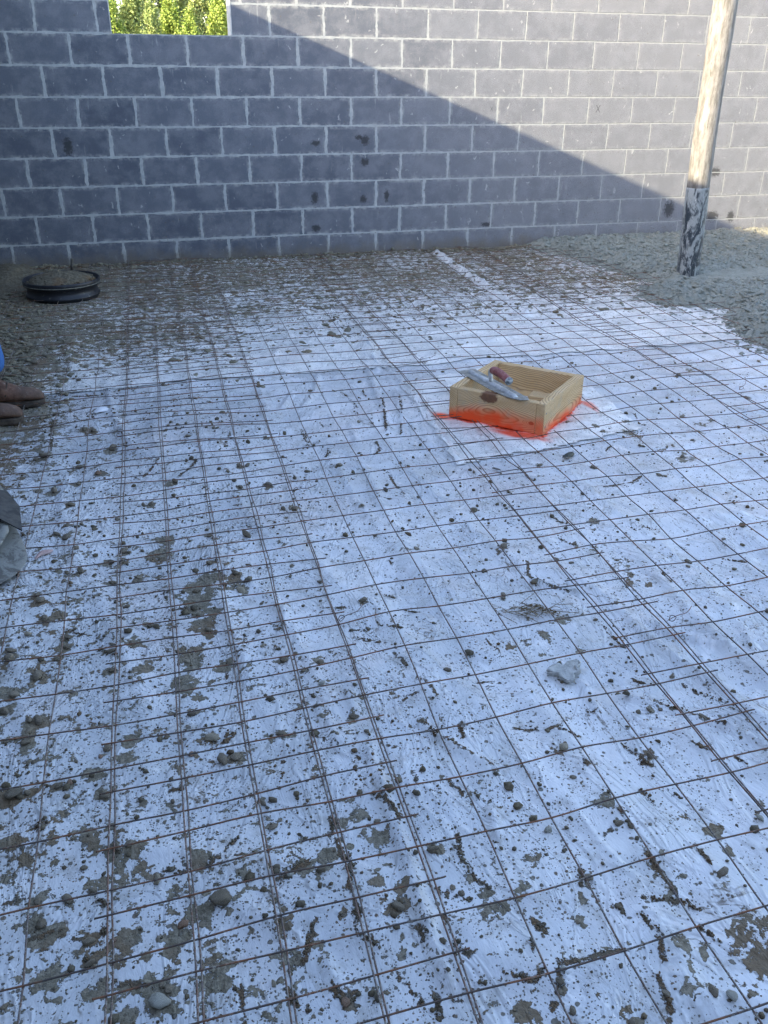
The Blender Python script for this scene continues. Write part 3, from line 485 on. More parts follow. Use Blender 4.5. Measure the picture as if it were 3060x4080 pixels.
# ---------------- materials ----------------
M = {}
M['plastic'] = mat_plastic('plastic film', (.575, .595, .605), (.745, .75, .745))
M['plastic_warm'] = mat_plastic('plastic film second layer', (.88, .86, .80), (.93, .91, .86))
M['clod'] = mat_dirt('wet concrete crumbs', (.10, .08, .048), (.21, .18, .12), (.17, .10, .045))
M['far_clod'] = mat_dirt('splashed concrete lumps', (.16, .14, .09), (.31, .28, .195), (.20, .14, .08))
M['grit'] = mat_dirt('brown grit', (.09, .058, .03), (.21, .14, .075), (.23, .11, .04))
M['g'] = mat_stone('grey pebble', (.17, .14, .095), (.26, .215, .15), (.10, .08, .05))
M['t'] = mat_stone('tan pebble', (.38, .33, .23), (.34, .29, .20), (.22, .19, .14))
M['b'] = mat_stone('brown pebble', (.30, .17, .10), (.26, .16, .10), (.17, .12, .08))
M['p'] = mat_stone('pale pebble', (.42, .41, .34), (.38, .37, .31), (.24, .23, .19))
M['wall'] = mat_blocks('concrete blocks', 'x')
M['wall_y'] = mat_blocks('concrete blocks side', 'y')
M['mortar'] = mat_simple('mortar', (.45, .45, .42), (.62, .62, .58), 25, .9, .4)
M['ground'] = mat_simple('bare ground', (.16, .12, .08), (.24, .20, .13), 3, .95, .5, 40, .1)
for i, (c, r) in enumerate(((.75, .5), (.12, 1.), (.05, 1.))): M['wire%d' % i] = mat_wire('mesh wire %d' % i, c, r)

# ---------------- setting: ground outside, plastic over the fill ----------------
gm, _ = grid_mesh('ground', np.linspace(-150, 150, 31), np.linspace(-60, 300, 37), lambda X, Y: -.16 + 0 * X)
tag(link('ground', gm, M['ground']), kind='structure')

def right_edge(y): return 1.52 + .747 * (y + 6.64)          # what the photo could see of the floor
def density_fields(X, Y):
    # crumbs: dense to the left and along the wall, thin in the middle and to the right
    left = sstep(1.75, .25, X + .12 * (Y + 5))
    d = .40 + .80 * left + .14 * sstep(-5.2, -6.2, Y) * sstep(1.6, 1.0, X)
    d = d + .6 * np.exp(-((X - 1.9) ** 2 / .12 + (Y + 5.05) ** 2 / .35))
    d = d + .25 * np.exp(-((X - 2.6) ** 2 / .35 + (Y + 4.5) ** 2 / .12))
    d = d + .6 * sstep(-2.75, -1.7, Y + .25 * fbm(X, Y, 2, 3))
    for P, w in RIDGES:
        if w > .02:
            P = RC[id(P)]; m_ = np.min([np.hypot(X - a, Y - b) for a, b in P], 0); d = d * (1 - .9 * np.exp(-(m_ / .045) ** 4))
    d = d * (1 - .45 * np.exp(-((X - 2.1) ** 2 / .25 + (Y + 3.9) ** 2 / .2)))
    s = np.zeros(X.shape)
    for x0, y0, r in SLURRY:
        g_ = np.random.default_rng(int(abs(x0 * 1000 + y0 * 777)))
        for k_ in range(4 if x0 > .95 else 2):
            ax, ay, ar = (x0, y0, r * 1.4) if k_ == 0 else (x0 + g_.normal(0, r * 1.5), y0 + g_.normal(0, r * 2.2), r * g_.uniform(.45, .9))
            w_ = (np.abs(X - ax) < ar) & (np.abs(Y - ay) < ar)
            q = 1 - ((X[w_] - ax) ** 2 + (Y[w_] - ay) ** 2) / ar ** 2
            s[w_] = np.maximum(s[w_], .31 * np.clip(q, 0, 1) ** .75)
    far = sstep(-2.9, -1.6, Y + .3 * sstep(2.2, .2, X) + .8 * fbm(X, Y, 1.5, 3)) 
    s = np.maximum(s, far * (.212 + .05 * sstep(-1.9, -1.1, Y)) * (1.0 + .7 * fbm(X + 5, Y, 2.2, 3)))
    s = np.maximum(s, .24 * sstep(.42, .05, X + .25 * fbm(X, Y, 2, 3)) * sstep(-4.6, -3.2, Y))
    for x0, y0, r, _k in STONES:
        if (x0 * 7919 + y0 * 104729) % 1 < .75:
            a_ = (x0 * 57.3) % 6.28; cx, cy = x0 + r * .8 * math.cos(a_), y0 + r * .8 * math.sin(a_)
            w_ = np.abs(X - cx) < r * 3
            q = 1 - ((X[w_] - cx) ** 2 + (Y[w_] - cy) ** 2) / (r * 2.1) ** 2
            s[w_] = np.maximum(s[w_], .29 * np.clip(q, 0, 1) ** .8)
    s = s + .105 * left * (.6 + 1.6 * np.clip(fbm(X + 3, Y + 8, 2.2, 3) + .25, 0, 1)) + .03
    for P, w in RIDGES:
        if w > .02:
            m_ = np.min([np.hypot(X - a, Y - b) for a, b in catmull(RC[id(P)], 4)], 0); s = s - .2 * np.exp(-(m_ / .05) ** 4)
    g_ = np.zeros(X.shape)
    for P, w in TRAILS:
        w = max(w * (1.9 if P[0][1] < -5.2 else 1.5), .012)
        for (x0, y0), (x1, y1) in zip(P[:-1], P[1:]):
            k_ = (X > min(x0, x1) - .08) & (X < max(x0, x1) + .08) & (Y > min(y0, y1) - .08) & (Y < max(y0, y1) + .08)
            xx, yy = X[k_], Y[k_]; ex, ey = x1 - x0, y1 - y0
            t_ = np.clip(((xx - x0) * ex + (yy - y0) * ey) / (ex * ex + ey * ey + 1e-9), 0, 1)
            dd = np.hypot(xx - x0 - ex * t_, yy - y0 - ey * t_)
            g_[k_] = np.maximum(g_[k_], .34 * np.clip(1.2 - dd / w, 0, 1))
    return np.clip(d, 0, 1.2), s, g_
def film(name, xs, ys, off, mat, keep=None):
    me, v = grid_mesh(name, xs, ys, lambda X, Y: ground_h(X, Y) + off, keep)
    d, s, g_ = density_fields(v[:, 0], v[:, 1])
    for nm, a in (('speck', d), ('slurry', s), ('grit', g_)):
        at_ = me.attributes.new(nm, 'FLOAT', 'POINT'); at_.data.foreach_set('value', a.astype(np.float32))
    return link(name, me, mat)
xs = np.concatenate([np.arange(-.3, 3.2, .0125), np.arange(3.2, 6.4, .02), np.linspace(6.4, 9.5, 40)])
ys = np.concatenate([np.linspace(-8.8, -7.1, 40), np.arange(-7.08, -2.5, .0125), np.arange(-2.5, .001, .02), [0.]])
o = film('plastic_sheet', xs, ys, 0, M['plastic'])
tag(o, 'large wrinkled bluish white plastic sheet covering the floor under the wire mesh', 'plastic sheet')
def seam(X): return -3.10 + .03 * fbm(X, X * 0, 2.2, 3)
o = film('plastic_sheet', np.arange(.06, 6.0, .02), np.arange(-3.25, -.02, .016), .0045, M['plastic_warm'],
         lambda X, Y: (Y > seam(X)) & (X > .10 + .02 * fbm(Y, X * 0, 3, 2)))
tag(o, 'brighter second layer of plastic sheet, its straight edge crossing the floor behind the timber box', 'plastic sheet')
PATCH = [(1.851, -3.359), (1.787, -4.369), (2.187, -4.308), (2.70, -4.22), (2.74, -3.62), (2.32, -3.22)]
def in_poly(X, Y, P, pad=0.):
    s = np.full(X.shape, -1e9)
    n = len(P); a = 0
    for i in range(n):
        x0, y0 = P[i]; x1, y1 = P[(i + 1) % n]; a += x0 * y1 - x1 * y0
    sg = 1 if a > 0 else -1
    inside = np.zeros(X.shape, bool); dist = np.full(X.shape, 1e9)
    for i in range(n):
        x0, y0 = P[i]; x1, y1 = P[(i + 1) % n]
        ex, ey = x1 - x0, y1 - y0
        t_ = np.clip(((X - x0) * ex + (Y - y0) * ey) / (ex * ex + ey * ey), 0, 1)
        dist = np.minimum(dist, np.hypot(X - x0 - ex * t_, Y - y0 - ey * t_))
        c_ = ((y0 > Y) != (y1 > Y)) & (X < (x1 - x0) * (Y - y0) / (y1 - y0 + 1e-12) + x0)
        inside ^= c_
    return np.where(inside, dist, -dist)
o = film('plastic_patch', np.arange(1.7, 2.8, .0125), np.arange(-4.45, -3.15, .0125), .0055, M['plastic_warm'],
         lambda X, Y: in_poly(X + .03 * fbm(X, Y, 5, 2), Y + .03 * fbm(X + 4, Y, 5, 2), PATCH) > 0)
tag(o, 'clean white patch of plastic taped under the timber form box', 'plastic patch')

# ---------------- block walls ----------------
def wall_with_hole(name, x0, x1, z0, z1, y0, y1, hole, mat):
    xs = [x0, hole[0], hole[1], x1]; zs = [z0, hole[2], z1]
    V, F = [], []
    def q(*p):
        b = len(V); V.extend(p); F.append(tuple(range(b, b + 4)))
    for i in range(3):
        for j in range(2):
            if i == 1 and j == 1: continue
            a, b, c, d = xs[i], xs[i + 1], zs[j], zs[j + 1]
            q((a, y0, c), (b, y0, c), (b, y0, d), (a, y0, d)); q((b, y1, c), (a, y1, c), (a, y1, d), (b, y1, d))
    q((xs[1], y0, zs[1]), (xs[2], y0, zs[1]), (xs[2], y1, zs[1]), (xs[1], y1, zs[1]))
    for xx, s in ((xs[1], 1), (xs[2], -1)):
        p = [(xx, y0, zs[1]), (xx, y1, zs[1]), (xx, y1, z1), (xx, y0, z1)]
        q(*(p if s > 0 else p[::-1]))
    for a, b in ((xs[0], xs[1]), (xs[2], xs[3])): q((a, y0, z1), (b, y0, z1), (b, y1, z1), (a, y1, z1))
    for xx, s in ((x0, -1), (x1, 1)): q((xx, y0, z0), (xx, y1, z0), (xx, y1, z1), (xx, y0, z1))
    return link(name, pyd(name, V, F), mat, smooth=False)
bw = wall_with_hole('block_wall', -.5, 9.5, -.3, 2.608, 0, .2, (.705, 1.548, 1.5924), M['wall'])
tag(bw, 'long grey concrete block wall with pale mortar joints and a window gap at its top left', 'wall')
for x0, x1 in ((.7, .7065), (1.5445, 1.552)):
    v, f = box_vf(x0, x1, -.003, .203, 1.594, 2.608)
    link('jamb_mortar', pyd('jamb_mortar', v, f), M['mortar'], bw, False)
v, f = box_vf(-.299, 9.5, -9.0, -8.8, -.3, 2.40)  # unseen wall, added behind the camera to block sky and darken the near floor
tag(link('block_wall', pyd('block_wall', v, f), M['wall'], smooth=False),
    'unseen rear wall of grey concrete blocks added behind the camera to shade the foreground', 'wall')
v, f = box_vf(-.5, -.3, -12, -.001, -.3, 2.48)
tag(link('block_wall', pyd('block_wall', v, f), M['wall_y'], smooth=False),
    'side wall of grey concrete blocks meeting the back wall at the left corner and shading it', 'wall')

# ---------------- fresh concrete ----------------
SLAB = [(4.0, .05), (4.03, -.16), (4.093, -.36), (4.153, -.627), (4.2, -.936), (4.245, -1.223), (4.295, -1.409), (4.335, -1.634), (4.147, -1.793), (3.994, -1.963), (3.977, -2.141),
        (4.026, -2.287), (4.168, -2.334), (4.309, -2.355), (4.405, -2.443), (4.263, -2.597), (4.11, -2.793), (4.066, -2.947), (4.038, -3.096), (4.05, -3.3), (4.3, -3.9), (5.2, -4.6), (9.6, -5.2), (9.6, .05)]
SLAB = [(a + (.0 if a < 9 else 0), b) for a, b in SLAB]
def slab_d(X, Y):
    return in_poly(X, Y, SLAB) + .035 * fbm(X, Y, 6, 3) * 2 + .02 * fbm(X, Y, 22, 3)
def slab_h(X, Y):
    d = slab_d(X, Y)
    lump = np.abs(fbm(X * 1.0, Y * 1.5, 13, 4, .6)) * .10 + np.abs(fbm(X + 3, Y * 1.3, 42, 3, .6)) * .035
    smooth = np.exp(-((X - 4.95) ** 2 / .35 + (Y + 1.75) ** 2 / .05))
    h = .012 + .058 * sstep(-.01, .16, d) + .014 * fbm(X, Y, 1.7, 2)
    return h + lump * (1 - .75 * smooth) * sstep(-.03, .05, d) - .02 * sstep(.01, -.02, d)
xs = np.concatenate([np.arange(3.5, 6.3, .0095), np.arange(6.3, 9.5, .05)]); ys = np.concatenate([np.arange(-5.2, -3.3, .03), np.arange(-3.3, -.001, .0095)])
me, _ = grid_mesh('fresh_concrete', xs, ys, slab_h, lambda X, Y: slab_d(X, Y) > -.02)
t = NT('fresh concrete'); p = t.geo()
c_ = t.mix(t.ss(t.noise(p, 9, 5, .65), .35, .65), (.235, .25, .21), (.315, .33, .28))
c_ = t.mix(t.ss(t.noise(p, 42, 4, .7), .34, .46, .45, 0.), c_, (.17, .17, .125))  # shade in the crevices between lumps, painted as darker blotches
c_ = t.mix(t.ss(t.sep(p)[0], 5.85, 6.05, 0., .3), c_, (.50, .42, .30))  # sunlit right end of the slab painted in as a warmer, paler tone
M['concrete'] = t.fin(c_, .62, t.bump(t.noise(p, 150, 5, .7), .5, .004, t.bump(t.noise(p, 48, 4, .7), .8, .016)), .35)
tag(link('fresh_concrete', me, M['concrete']), kind='structure')

# ---------------- crumbs and lumps of splashed concrete ----------------
def scatter(name, x, y, r, zo, mat, sub=1, seeds=8, flat=.65, rough=.35, hf=None, ang=.5):
    V, F, n0 = [], [], 0
    x, y, r = map(np.asarray, (x, y, r)); zo = np.broadcast_to(zo, x.shape)
    z = (hf or ground_h)(x, y) + zo
    kind = rng.integers(0, seeds, len(x)); ang_ = rng.uniform(0, 6.28, len(x)); tl = rng.normal(0, .25, len(x)); sc = rng.uniform(.75, 1.25, (len(x), 3))
    for k_ in range(seeds):
        v, f = rock(sub, 100 + k_, rough, flat, ang)
        m = np.where(kind == k_)[0]
        if not len(m): continue
        vv = v[None] * sc[m][:, None] * r[m][:, None, None]
        c, s = np.cos(tl[m])[:, None], np.sin(tl[m])[:, None]
        X0, Z0 = vv[..., 0] * c - vv[..., 2] * s, vv[..., 0] * s + vv[..., 2] * c
        c, s = np.cos(ang_[m])[:, None], np.sin(ang_[m])[:, None]
        X1, Y1 = X0 * c - vv[..., 1] * s, X0 * s + vv[..., 1] * c
        P = np.stack([X1 + x[m][:, None], Y1 + y[m][:, None], Z0 + z[m][:, None]], -1)
        V.append(P.reshape(-1, 3)); F.append((f[None] + (np.arange(len(m)) * len(v))[:, None, None]).reshape(-1, 3) + n0)
        n0 += P.shape[0] * P.shape[1]
    return link(name, raw(name, np.vstack(V), np.vstack(F)), mat)
def not_blocked(x, y):
    d = np.stack([x - 2.257, y + 3.872]); a = R(46.6)
    lx = d[0] * math.cos(a) - d[1] * math.sin(a); ly = d[0] * math.sin(a) + d[1] * math.cos(a)
    return ~((np.abs(lx) < .235) & (np.abs(ly) < .245)) & (np.hypot(x - .195, y + 1.05) > .235) & (x > -.29) & (y < -.01)
def sample(n, x0, x1, y0, y1, dens):
    x = rng.uniform(x0, x1, n); y = rng.uniform(y0, y1, n)
    k_ = (rng.random(n) < dens(x, y)) & not_blocked(x, y)
    return x[k_], y[k_]
vis = lambda x, y: (x < right_edge(y) + .7)
def dens_c(x, y):
    d, s, g_ = density_fields(x, y); cl = sstep(-.18, .22, fbm(x, y, 6, 3))
    return vis(x, y) * np.clip(d * .95, 0, 1) ** 1.3 * (.2 + 1. * cl)
x, y = sample(46000, -.29, 6, -7.3, -2.0, dens_c)
r = np.clip(rng.lognormal(math.log(.0026), .65, len(x)), .001, .014)
tag(scatter('concrete_crumbs', x, y, r, r * .3, M['clod']), kind='stuff')
# grit caught in the creases of the film
X, Y, Rr = [], [], []
for P, w in TRAILS:
    P = catmull(np.array(P), 8); L = np.hypot(*np.diff(P, axis=0).T).sum()
    P = P + np.stack([fbm(P[:, 0], P[:, 1], 14, 3), fbm(P[:, 0] + 7, P[:, 1], 14, 3)], -1) * .03
    n = int(L * w * 2 * 30000) + 12
    i = rng.uniform(0, len(P) - 1.001, n); a = i.astype(int); fr = (i - a)[:, None]
    q = P[a] * (1 - fr) + P[a + 1] * fr
    ww = w * (.35 + 1.1 * np.clip(.5 + 2.2 * fbm(q[:, 0], q[:, 1], 24, 3), 0, 1.4))
    q = q + rng.normal(0, 1, q.shape) * (ww * .55)[:, None]
    far = q[:, 1] > -4.6
    X.append(q[:, 0]); Y.append(q[:, 1]); Rr.append(np.clip(rng.lognormal(math.log(.0021), .45, n), .001, .006))
X, Y, Rr = map(np.concatenate, (X, Y, Rr)); k_ = not_blocked(X, Y) & (fbm(X, Y, 17, 3) > -.05)
X, Y, Rr = X[k_], Y[k_], Rr[k_]
br = fbm(X, Y, 3.1, 2) + rng.normal(0, .05, len(X)) > .03
tag(scatter('brown_grit', X[br], Y[br], Rr[br], rng.uniform(.0, .003, br.sum()), M['grit']), kind='stuff')
tag(scatter('wet_grit', X[~br], Y[~br], Rr[~br], rng.uniform(.0, .003, (~br).sum()), M['clod']), kind='stuff')
# heavy spatter along the foot of the walls
def dens_f(x, y):
    e = sstep(-2.95, -1.5, y + .35 * sstep(2.2, .2, x) + .9 * fbm(x, y, 1.6, 3)); cl = sstep(-.04, .12, fbm(x, y * 1.4, 5.5, 4))
    e2 = sstep(.42, .08, x + .2 * fbm(x, y, 2, 3)) * sstep(-3.5, -2.6, y) + sstep(.45, .2, x - .0) * sstep(-1.7, -1.2, y) * .6
    return vis(x, y) * np.clip(e * (.10 + .75 * cl) + e2, 0, 1)
x, y = sample(42000, -.29, 5, -3.6, -.01, dens_f)
r = np.clip(rng.lognormal(math.log(.0092), .5, len(x)), .003, .030)
tag(scatter('spattered_concrete', x, y, r, r * .1, M['far_clod'], 2, 10, .42, .45), kind='stuff')
x, y = sample(5200, -.29, 4.2, -.16, -.01, lambda x, y: sstep(-.16, -.02, y + .05 * fbm(x, y, 6, 2)) * (.35 + sstep(-.05, .1, fbm(x, y, 3, 2))))
r = np.clip(rng.lognormal(math.log(.009), .4, len(x)), .004, .02)
tag(scatter('mud_line', x, y, r, r * .6, M['far_clod'], 2, 10, .55, .45), kind='stuff')
# ragged crust where the pour thins out onto the film
a = rng.uniform(3.6, 5.3, 26000); b = rng.uniform(-3.4, -.02, 26000); dd = slab_d(a, b)
k_ = (rng.random(26000) < np.exp(-((dd) / .05) ** 2) * 1.0 + .12 * (dd > -.25) * (dd < 0)) & not_blocked(a, b)
r = np.clip(rng.lognormal(math.log(.010), .45, k_.sum()), .004, .026)
tag(scatter('pour_edge_lumps', a[k_], b[k_], r, np.clip(.012 + .35 * dd[k_], 0, .04), M['concrete'], 2, 10, .6, .5), kind='stuff')
a = rng.uniform(3.6, 6.4, 34000); b = rng.uniform(-3.2, -.02, 34000)
sm = np.exp(-((a - 4.95) ** 2 / .35 + (b + 1.75) ** 2 / .05)); k_ = (slab_d(a, b) > .03) & (rng.random(34000) < .8 - sm)
r = np.clip(rng.lognormal(math.log(.0092), .5, k_.sum()), .003, .026)
tag(scatter('pour_lumps', a[k_], b[k_], r, 0., M['concrete'], 2, 10, .5, .6, hf=slab_h), kind='stuff')

# ---------------- pebbles one could pick up ----------------
WORD = {'g': 'grey', 't': 'tan', 'b': 'reddish brown', 'p': 'pale'}
protos = {}
for k_, n in (('g', 9), ('t', 4), ('b', 4), ('p', 4)):
    for i in range(n):
        v, f = rock(3, ord(k_) * 31 + i, .32, .60, .6)
        me = raw('pebble', v, f); me.materials.append(M[k_]); me.polygons.foreach_set('use_smooth', np.ones(len(f), bool))
        protos[k_, i] = me
def zone(x, y):
    if y > -3.1: return 'towards the back wall'
    if x > 1.75 and y > -4.45: return 'near the timber form box'
    if x < .53: return 'along the left side of the floor'
    if x > 1.75: return 'on the right past the mesh overlap'
    if x < 1.12: return 'between the doubled mesh wires'
    return 'in the clear middle strip of the film'
for i, (x, y, r, k_) in enumerate(STONES):
    if not bool(not_blocked(np.array(x), np.array(y))): continue
    n = {'g': 9, 't': 4, 'b': 4, 'p': 4}[k_]
    o = bpy.data.objects.new('pebble', protos[k_, i % n]); C.objects.link(o)
    r = min(r, .034)
    o.scale = (r, r, r * random.uniform(.85, 1.15)); o.rotation_euler = (random.uniform(-.3, .3), random.uniform(-.3, .3), random.uniform(0, 6.28))
    o.location = (x, y, float(ground_h(x, y)) + r * .38)
    size = 'large' if r > .017 else ('small' if r < .0095 else 'medium')
    near = 'nearest the camera ' if y < -5.9 else ''
    tag(o, '%s %s pebble %s%s' % (size, WORD[k_], near, zone(x, y)), 'pebble', '%s %s pebbles %s%s' % (size, WORD[k_], near, zone(x, y)))

# ---------------- welded wire mesh ----------------
def blocked_pt(p):
    return not bool(not_blocked(np.array(p[0]), np.array(p[1])))
def mesh_sheet(xs5, xref, yref, lift, label, mats, seed, y_lo=-7.5, y_hi=-.04):
    g = np.random.default_rng(seed)
    root = empty('wire_mesh', (xs5[0], -5, 0))
    tag(root, label, 'wire mesh', 'overlapping sheets of reinforcing mesh')
    inv = Vector((-xs5[0], 5, 0))
    k0 = math.floor((y_lo - yref) / .157); k1 = math.ceil((y_hi - yref) / .157)
    rows = [yref + .157 * k_ for k_ in range(k0, k1 + 1)]
    ph = g.uniform(0, 50, 4)
    def node(x5, yr):
        x5 = np.asarray(x5, float); yr = np.asarray(yr, float)
        y = yr + .030 * (x5 - xref); x = x5 + (.0225 + .0055 * x5) * (y + 5)
        x = x + .008 * fbm(x, y, 1.3, 2) + .008 * fbm(x * 2, y * 6.4, 1, 1) + .003 * fbm(x5 * 3 + ph[1], yr * 3, 1, 1)
        y = y + .014 * fbm(x5 + ph[2], yr, 1.1, 2) + .005 * fbm(x5 * 6.4 + ph[3], yr * 4, 1, 1)
        z = ground_low(x, y) + .016 + lift + .009 * np.clip(1 + 3 * fbm(x5 * 2.1 + ph[1], yr * 2.3, 1, 2), 0, 3) + .010 * fbm(x5 * 6.8 + ph[2], yr * 6.4, 1, 1)
        return np.stack([x, y, z], -1)
    def emit(P, name, mat, r):
        ok = np.array([(-.285 < p[0]) and (p[1] < y_hi) and not blocked_pt(p) for p in P]); runs = []; cur = []
        for p, q in zip(P, ok):
            if q: cur.append(p)
            elif cur: runs.append(cur); cur = []
        if cur: runs.append(cur)
        runs = [c for c in runs if len(c) > 3]
        if not runs: return
        for run in runs:
            V, F = tube(run, r, 5)
            V = [(a + inv.x, b + inv.y, c) for a, b, c in V]
            link(name, pyd(name, V, F), mat, root)
    nf = np.array(rows)
    for x5 in xs5:
        P = catmull(node(np.full(len(rows), x5), nf), 5)
        emit(P, 'long_wire', M['wire%d' % mats[0]], .0019)
    for i, yr in enumerate(rows):
        xx = np.array([xs5[0] - .022, *xs5, xs5[-1] + g.uniform(.012, .03)])
        P = node(xx, np.full(len(xx), yr)); P[:, 2] += .0036
        emit(catmull(P, 5), 'cross_wire', M['wire%d' % mats[1]], .00185)
    return root, node
step = .1465
meshL, nodeL = mesh_sheet([1.109 - step * k_ for k_ in range(9, -1, -1)], 1.1, -5.463, .002, 'reinforcing mesh sheet at far left of the floor, cement-splashed wires, running beside the left wall', (0, 1), 11)
meshM, nodeM = mesh_sheet([.515 + step * k_ for k_ in range(11)], .515, -5.552, .007, 'second reinforcing mesh sheet from the left, its left half doubled over its neighbour', (0, 1), 12)
meshR, nodeR = mesh_sheet([1.822 + step * k_ for k_ in range(11)], 1.8, -5.483, .010, 'rusty reinforcing mesh sheet that runs under the timber form box', (2, 2), 13)
meshS, nodeS = mesh_sheet([3.152 + step * k_ for k_ in range(11)], 3.2, -3.655, .013, 'reinforcing mesh sheet right of the box, running under the fresh concrete', (2, 2), 14)
meshT, nodeT = mesh_sheet([4.50 + step * k_ for k_ in range(9)], 4.5, -3.60, .016, 'reinforcing mesh sheet at the far right edge, mostly buried in fresh concrete', (2, 2), 15)
for i, (x, y, z, lb) in enumerate(((1.091, -5.371, .04, 'twisted black tie wire on the doubled wires in the middle of the floor'), (1.961, -5.609, .045, 'looped tie wire where the mesh overlaps on the right of the floor'),
                     (2.026, -3.155, .05, 'small wire hook just behind the timber box'), (1.121, -4.52, .04, 'short dark tie wire sticking out left of the timber box'), (3.343, -3.974, .05, 'dark tie wire knot on the mesh overlap right of the timber box'))):
    g = np.random.default_rng(i)
    P = [(0, 0, 0), (.012, .008, .008), (.018, -.006, .010), (.004, -.012, .004), (.008, .006, -.004), (.03, .006, .004), (.06, .002, .010), (.085, .014, .018)]
    v, f = tube(catmull(np.array(P), 5), .0011, 5)
    o = link('tie_wire', pyd('tie_wire', v, f), M['wire1']); o.location = (x, y, z + .004); o.rotation_euler = (0, 0, g.uniform(-.4, .6))
    tag(o, lb, 'tie wire')

# ---------------- timber form box ----------------
BC = Vector((2.257, -3.872, 0)); BA = R(-46.6)
def mat_wood(name, seed, knots=()):
    t = NT(name); o = t.coord(); x, y, z = t.sep(o)
    w = t.noise(t.comb(t.math('MULTIPLY', x, 3.), t.math('MULTIPLY', y, 6.), t.math('ADD', t.math('MULTIPLY', z, 6.), seed)), 1.0, 2, .5)
    w = t.math('MULTIPLY', t.math('SUBTRACT', w, .5), .055)
    bend = t.math('MULTIPLY', t.math('POWER', t.math('SUBTRACT', x, .02 * seed), 2.), .30)
    kn = None
    for kx, kz, kr in knots:
        dk = t.vmath('LENGTH', t.vmath('MULTIPLY', t.comb(t.math('SUBTRACT', x, kx), 0., t.math('SUBTRACT', z, kz)), (1 / (kr * 1.7), 0, 1 / kr)))
        bend = t.math('ADD', bend, t.math('MULTIPLY', t.ss(dk, .8, 3.2, 1., 0.), -.020))
        k1 = t.ss(t.math('ADD', dk, t.math('MULTIPLY', t.math('SUBTRACT', t.noise(o, 60, 3), .5), .8)), .75, 1.05, 1., 0.)
        kn = k1 if kn is None else t.math('MAXIMUM', kn, k1)
    rr = t.math('ADD', t.math('ADD', t.vmath('LENGTH', t.comb(0., t.math('ADD', y, .045 + .01 * seed), t.math('SUBTRACT', z, .055 - .012 * seed))), w), bend)
    ring = t.math('FRACT', t.math('MULTIPLY', t.math('ADD', rr, t.math('MULTIPLY', t.noise(o, 30, 2), .002)), 175))
    dk = t.math('MULTIPLY', t.ss(ring, .45, .95), t.ss(ring, .95, 1., 1., 0.))
    col = t.mix(t.ss(t.noise(t.scale(o, (2, 9, 9)), 3, 3), .3, .7), (.60, .40, .19), (.70, .50, .27))
    col = t.mix(t.math('MULTIPLY', dk, .85), col, (.30, .16, .065))
    col = t.mix(t.ss(t.noise(t.scale(o, (1, 1, 1)), 14, 5, .7), .48, .68, 0., .45), col, (.42, .36, .26))
    col = t.mix(t.ss(t.vor(o, 75).outputs['Distance'], .07, .13, .6, 0.), col, (.30, .29, .25))
    if kn is not None:
        col = t.mix(t.math('MULTIPLY', kn, .9), col, t.mix(t.noise(o, 90, 3), (.07, .03, .018), (.20, .075, .035)))
    # orange marking paint sprayed against the foot of the two near faces
    g = t.geo(); d = t.vmath('SUBTRACT', g, tuple(BC)); dr = t.scale(d, (1, 1, 1), rot=(0, 0, -BA))
    bx, by, bz = t.sep(dr)
    ox = t.math('MULTIPLY', t.math('GREATER_THAN', bx, .2195), 1.); oy = t.math('LESS_THAN', by, -.2315)
    face = t.math('MAXIMUM', ox, oy)
    nz = t.math('MULTIPLY', t.math('SUBTRACT', t.noise(g, 13, 3), .5), .05)
    top = t.math('ADD', .092, t.math('MULTIPLY', ox, -.034))
    top = t.math('SUBTRACT', top, t.math('MULTIPLY', t.ss(bx, -.08, -.22), .035))
    pm = t.math('MULTIPLY', t.ss(t.math('SUBTRACT', t.math('ADD', bz, nz), top), -.040, .016, 1., 0.), face)
    pm = t.math('MULTIPLY', pm, t.math('MULTIPLY_ADD', t.ss(t.noise(g, 9, 2), .38, .58), .40, .55))
    col = t.mix(pm, col, (.95, .085, .012))
    h = t.math('ADD', t.math('MULTIPLY', dk, -.5), t.math('MULTIPLY', t.noise(t.scale(o, (12, 70, 70)), 3, 4), .8))
    return t.fin(col, .72, t.bump(h, .45, .002), .3)
box = empty('timber_form_box', BC, BA); box.location.z = .012
tag(box, 'square open box of pine boards with orange spray paint round its foot', 'form box')
HX, HY, TH, HH = .222, .234, .038, .14
def board(name, L, loc, rz, mat, h=HH, th=TH):
    v, f = box_vf(-L / 2, L / 2, -th / 2, th / 2, 0, h)
    # subdivide along the length and let the board bow and cup very slightly
    o = link(name, pyd(name, v, f), mat, box, False); o.location = loc; o.rotation_euler = (0, 0, rz)
    return bevel(o, .0035, 2)
wd = [mat_wood('pine board a', 1.0, ((-.035, .122, .027), (.165, .045, .008))), mat_wood('pine board b', 2.3), mat_wood('pine board c', 3.1), mat_wood('pine board d', 4.4), mat_wood('pine offcut', 5.2)]
board('side_board', 2 * HY, (HX - TH / 2, 0, 0), R(90), wd[1])
board('side_board', 2 * HY, (-HX + TH / 2, 0, 0), R(90), wd[2])
board('front_board', 2 * (HX - TH) - .001, (0, -HY + TH / 2 + .001, .001), 0, wd[0], HH - .003)
board('back_board', 2 * (HX - TH) - .001, (0, HY - TH / 2 - .001, .001), R(180), wd[3], HH - .002)
nm = mat_simple('nail head', (.16, .15, .14), (.26, .24, .22), 80, .45, .2, metal=.7)
V, F = [], []
for x, z in ((HX, .035), (HX, .095),):
    for yy in (-HY + .019, HY - .019):
        v, f = tube([(x - .002, yy, z), (x + .0012, yy, z)], .004, 10, True, len(V)); V += v; F += f
link('nail_heads', pyd('nail_heads', V, F), nm, box)
off = empty('wood_offcut', (2.374, -3.866, .012), BA + R(4))
v, f = box_vf(-.048, .048, -.038, .038, 0, .062)
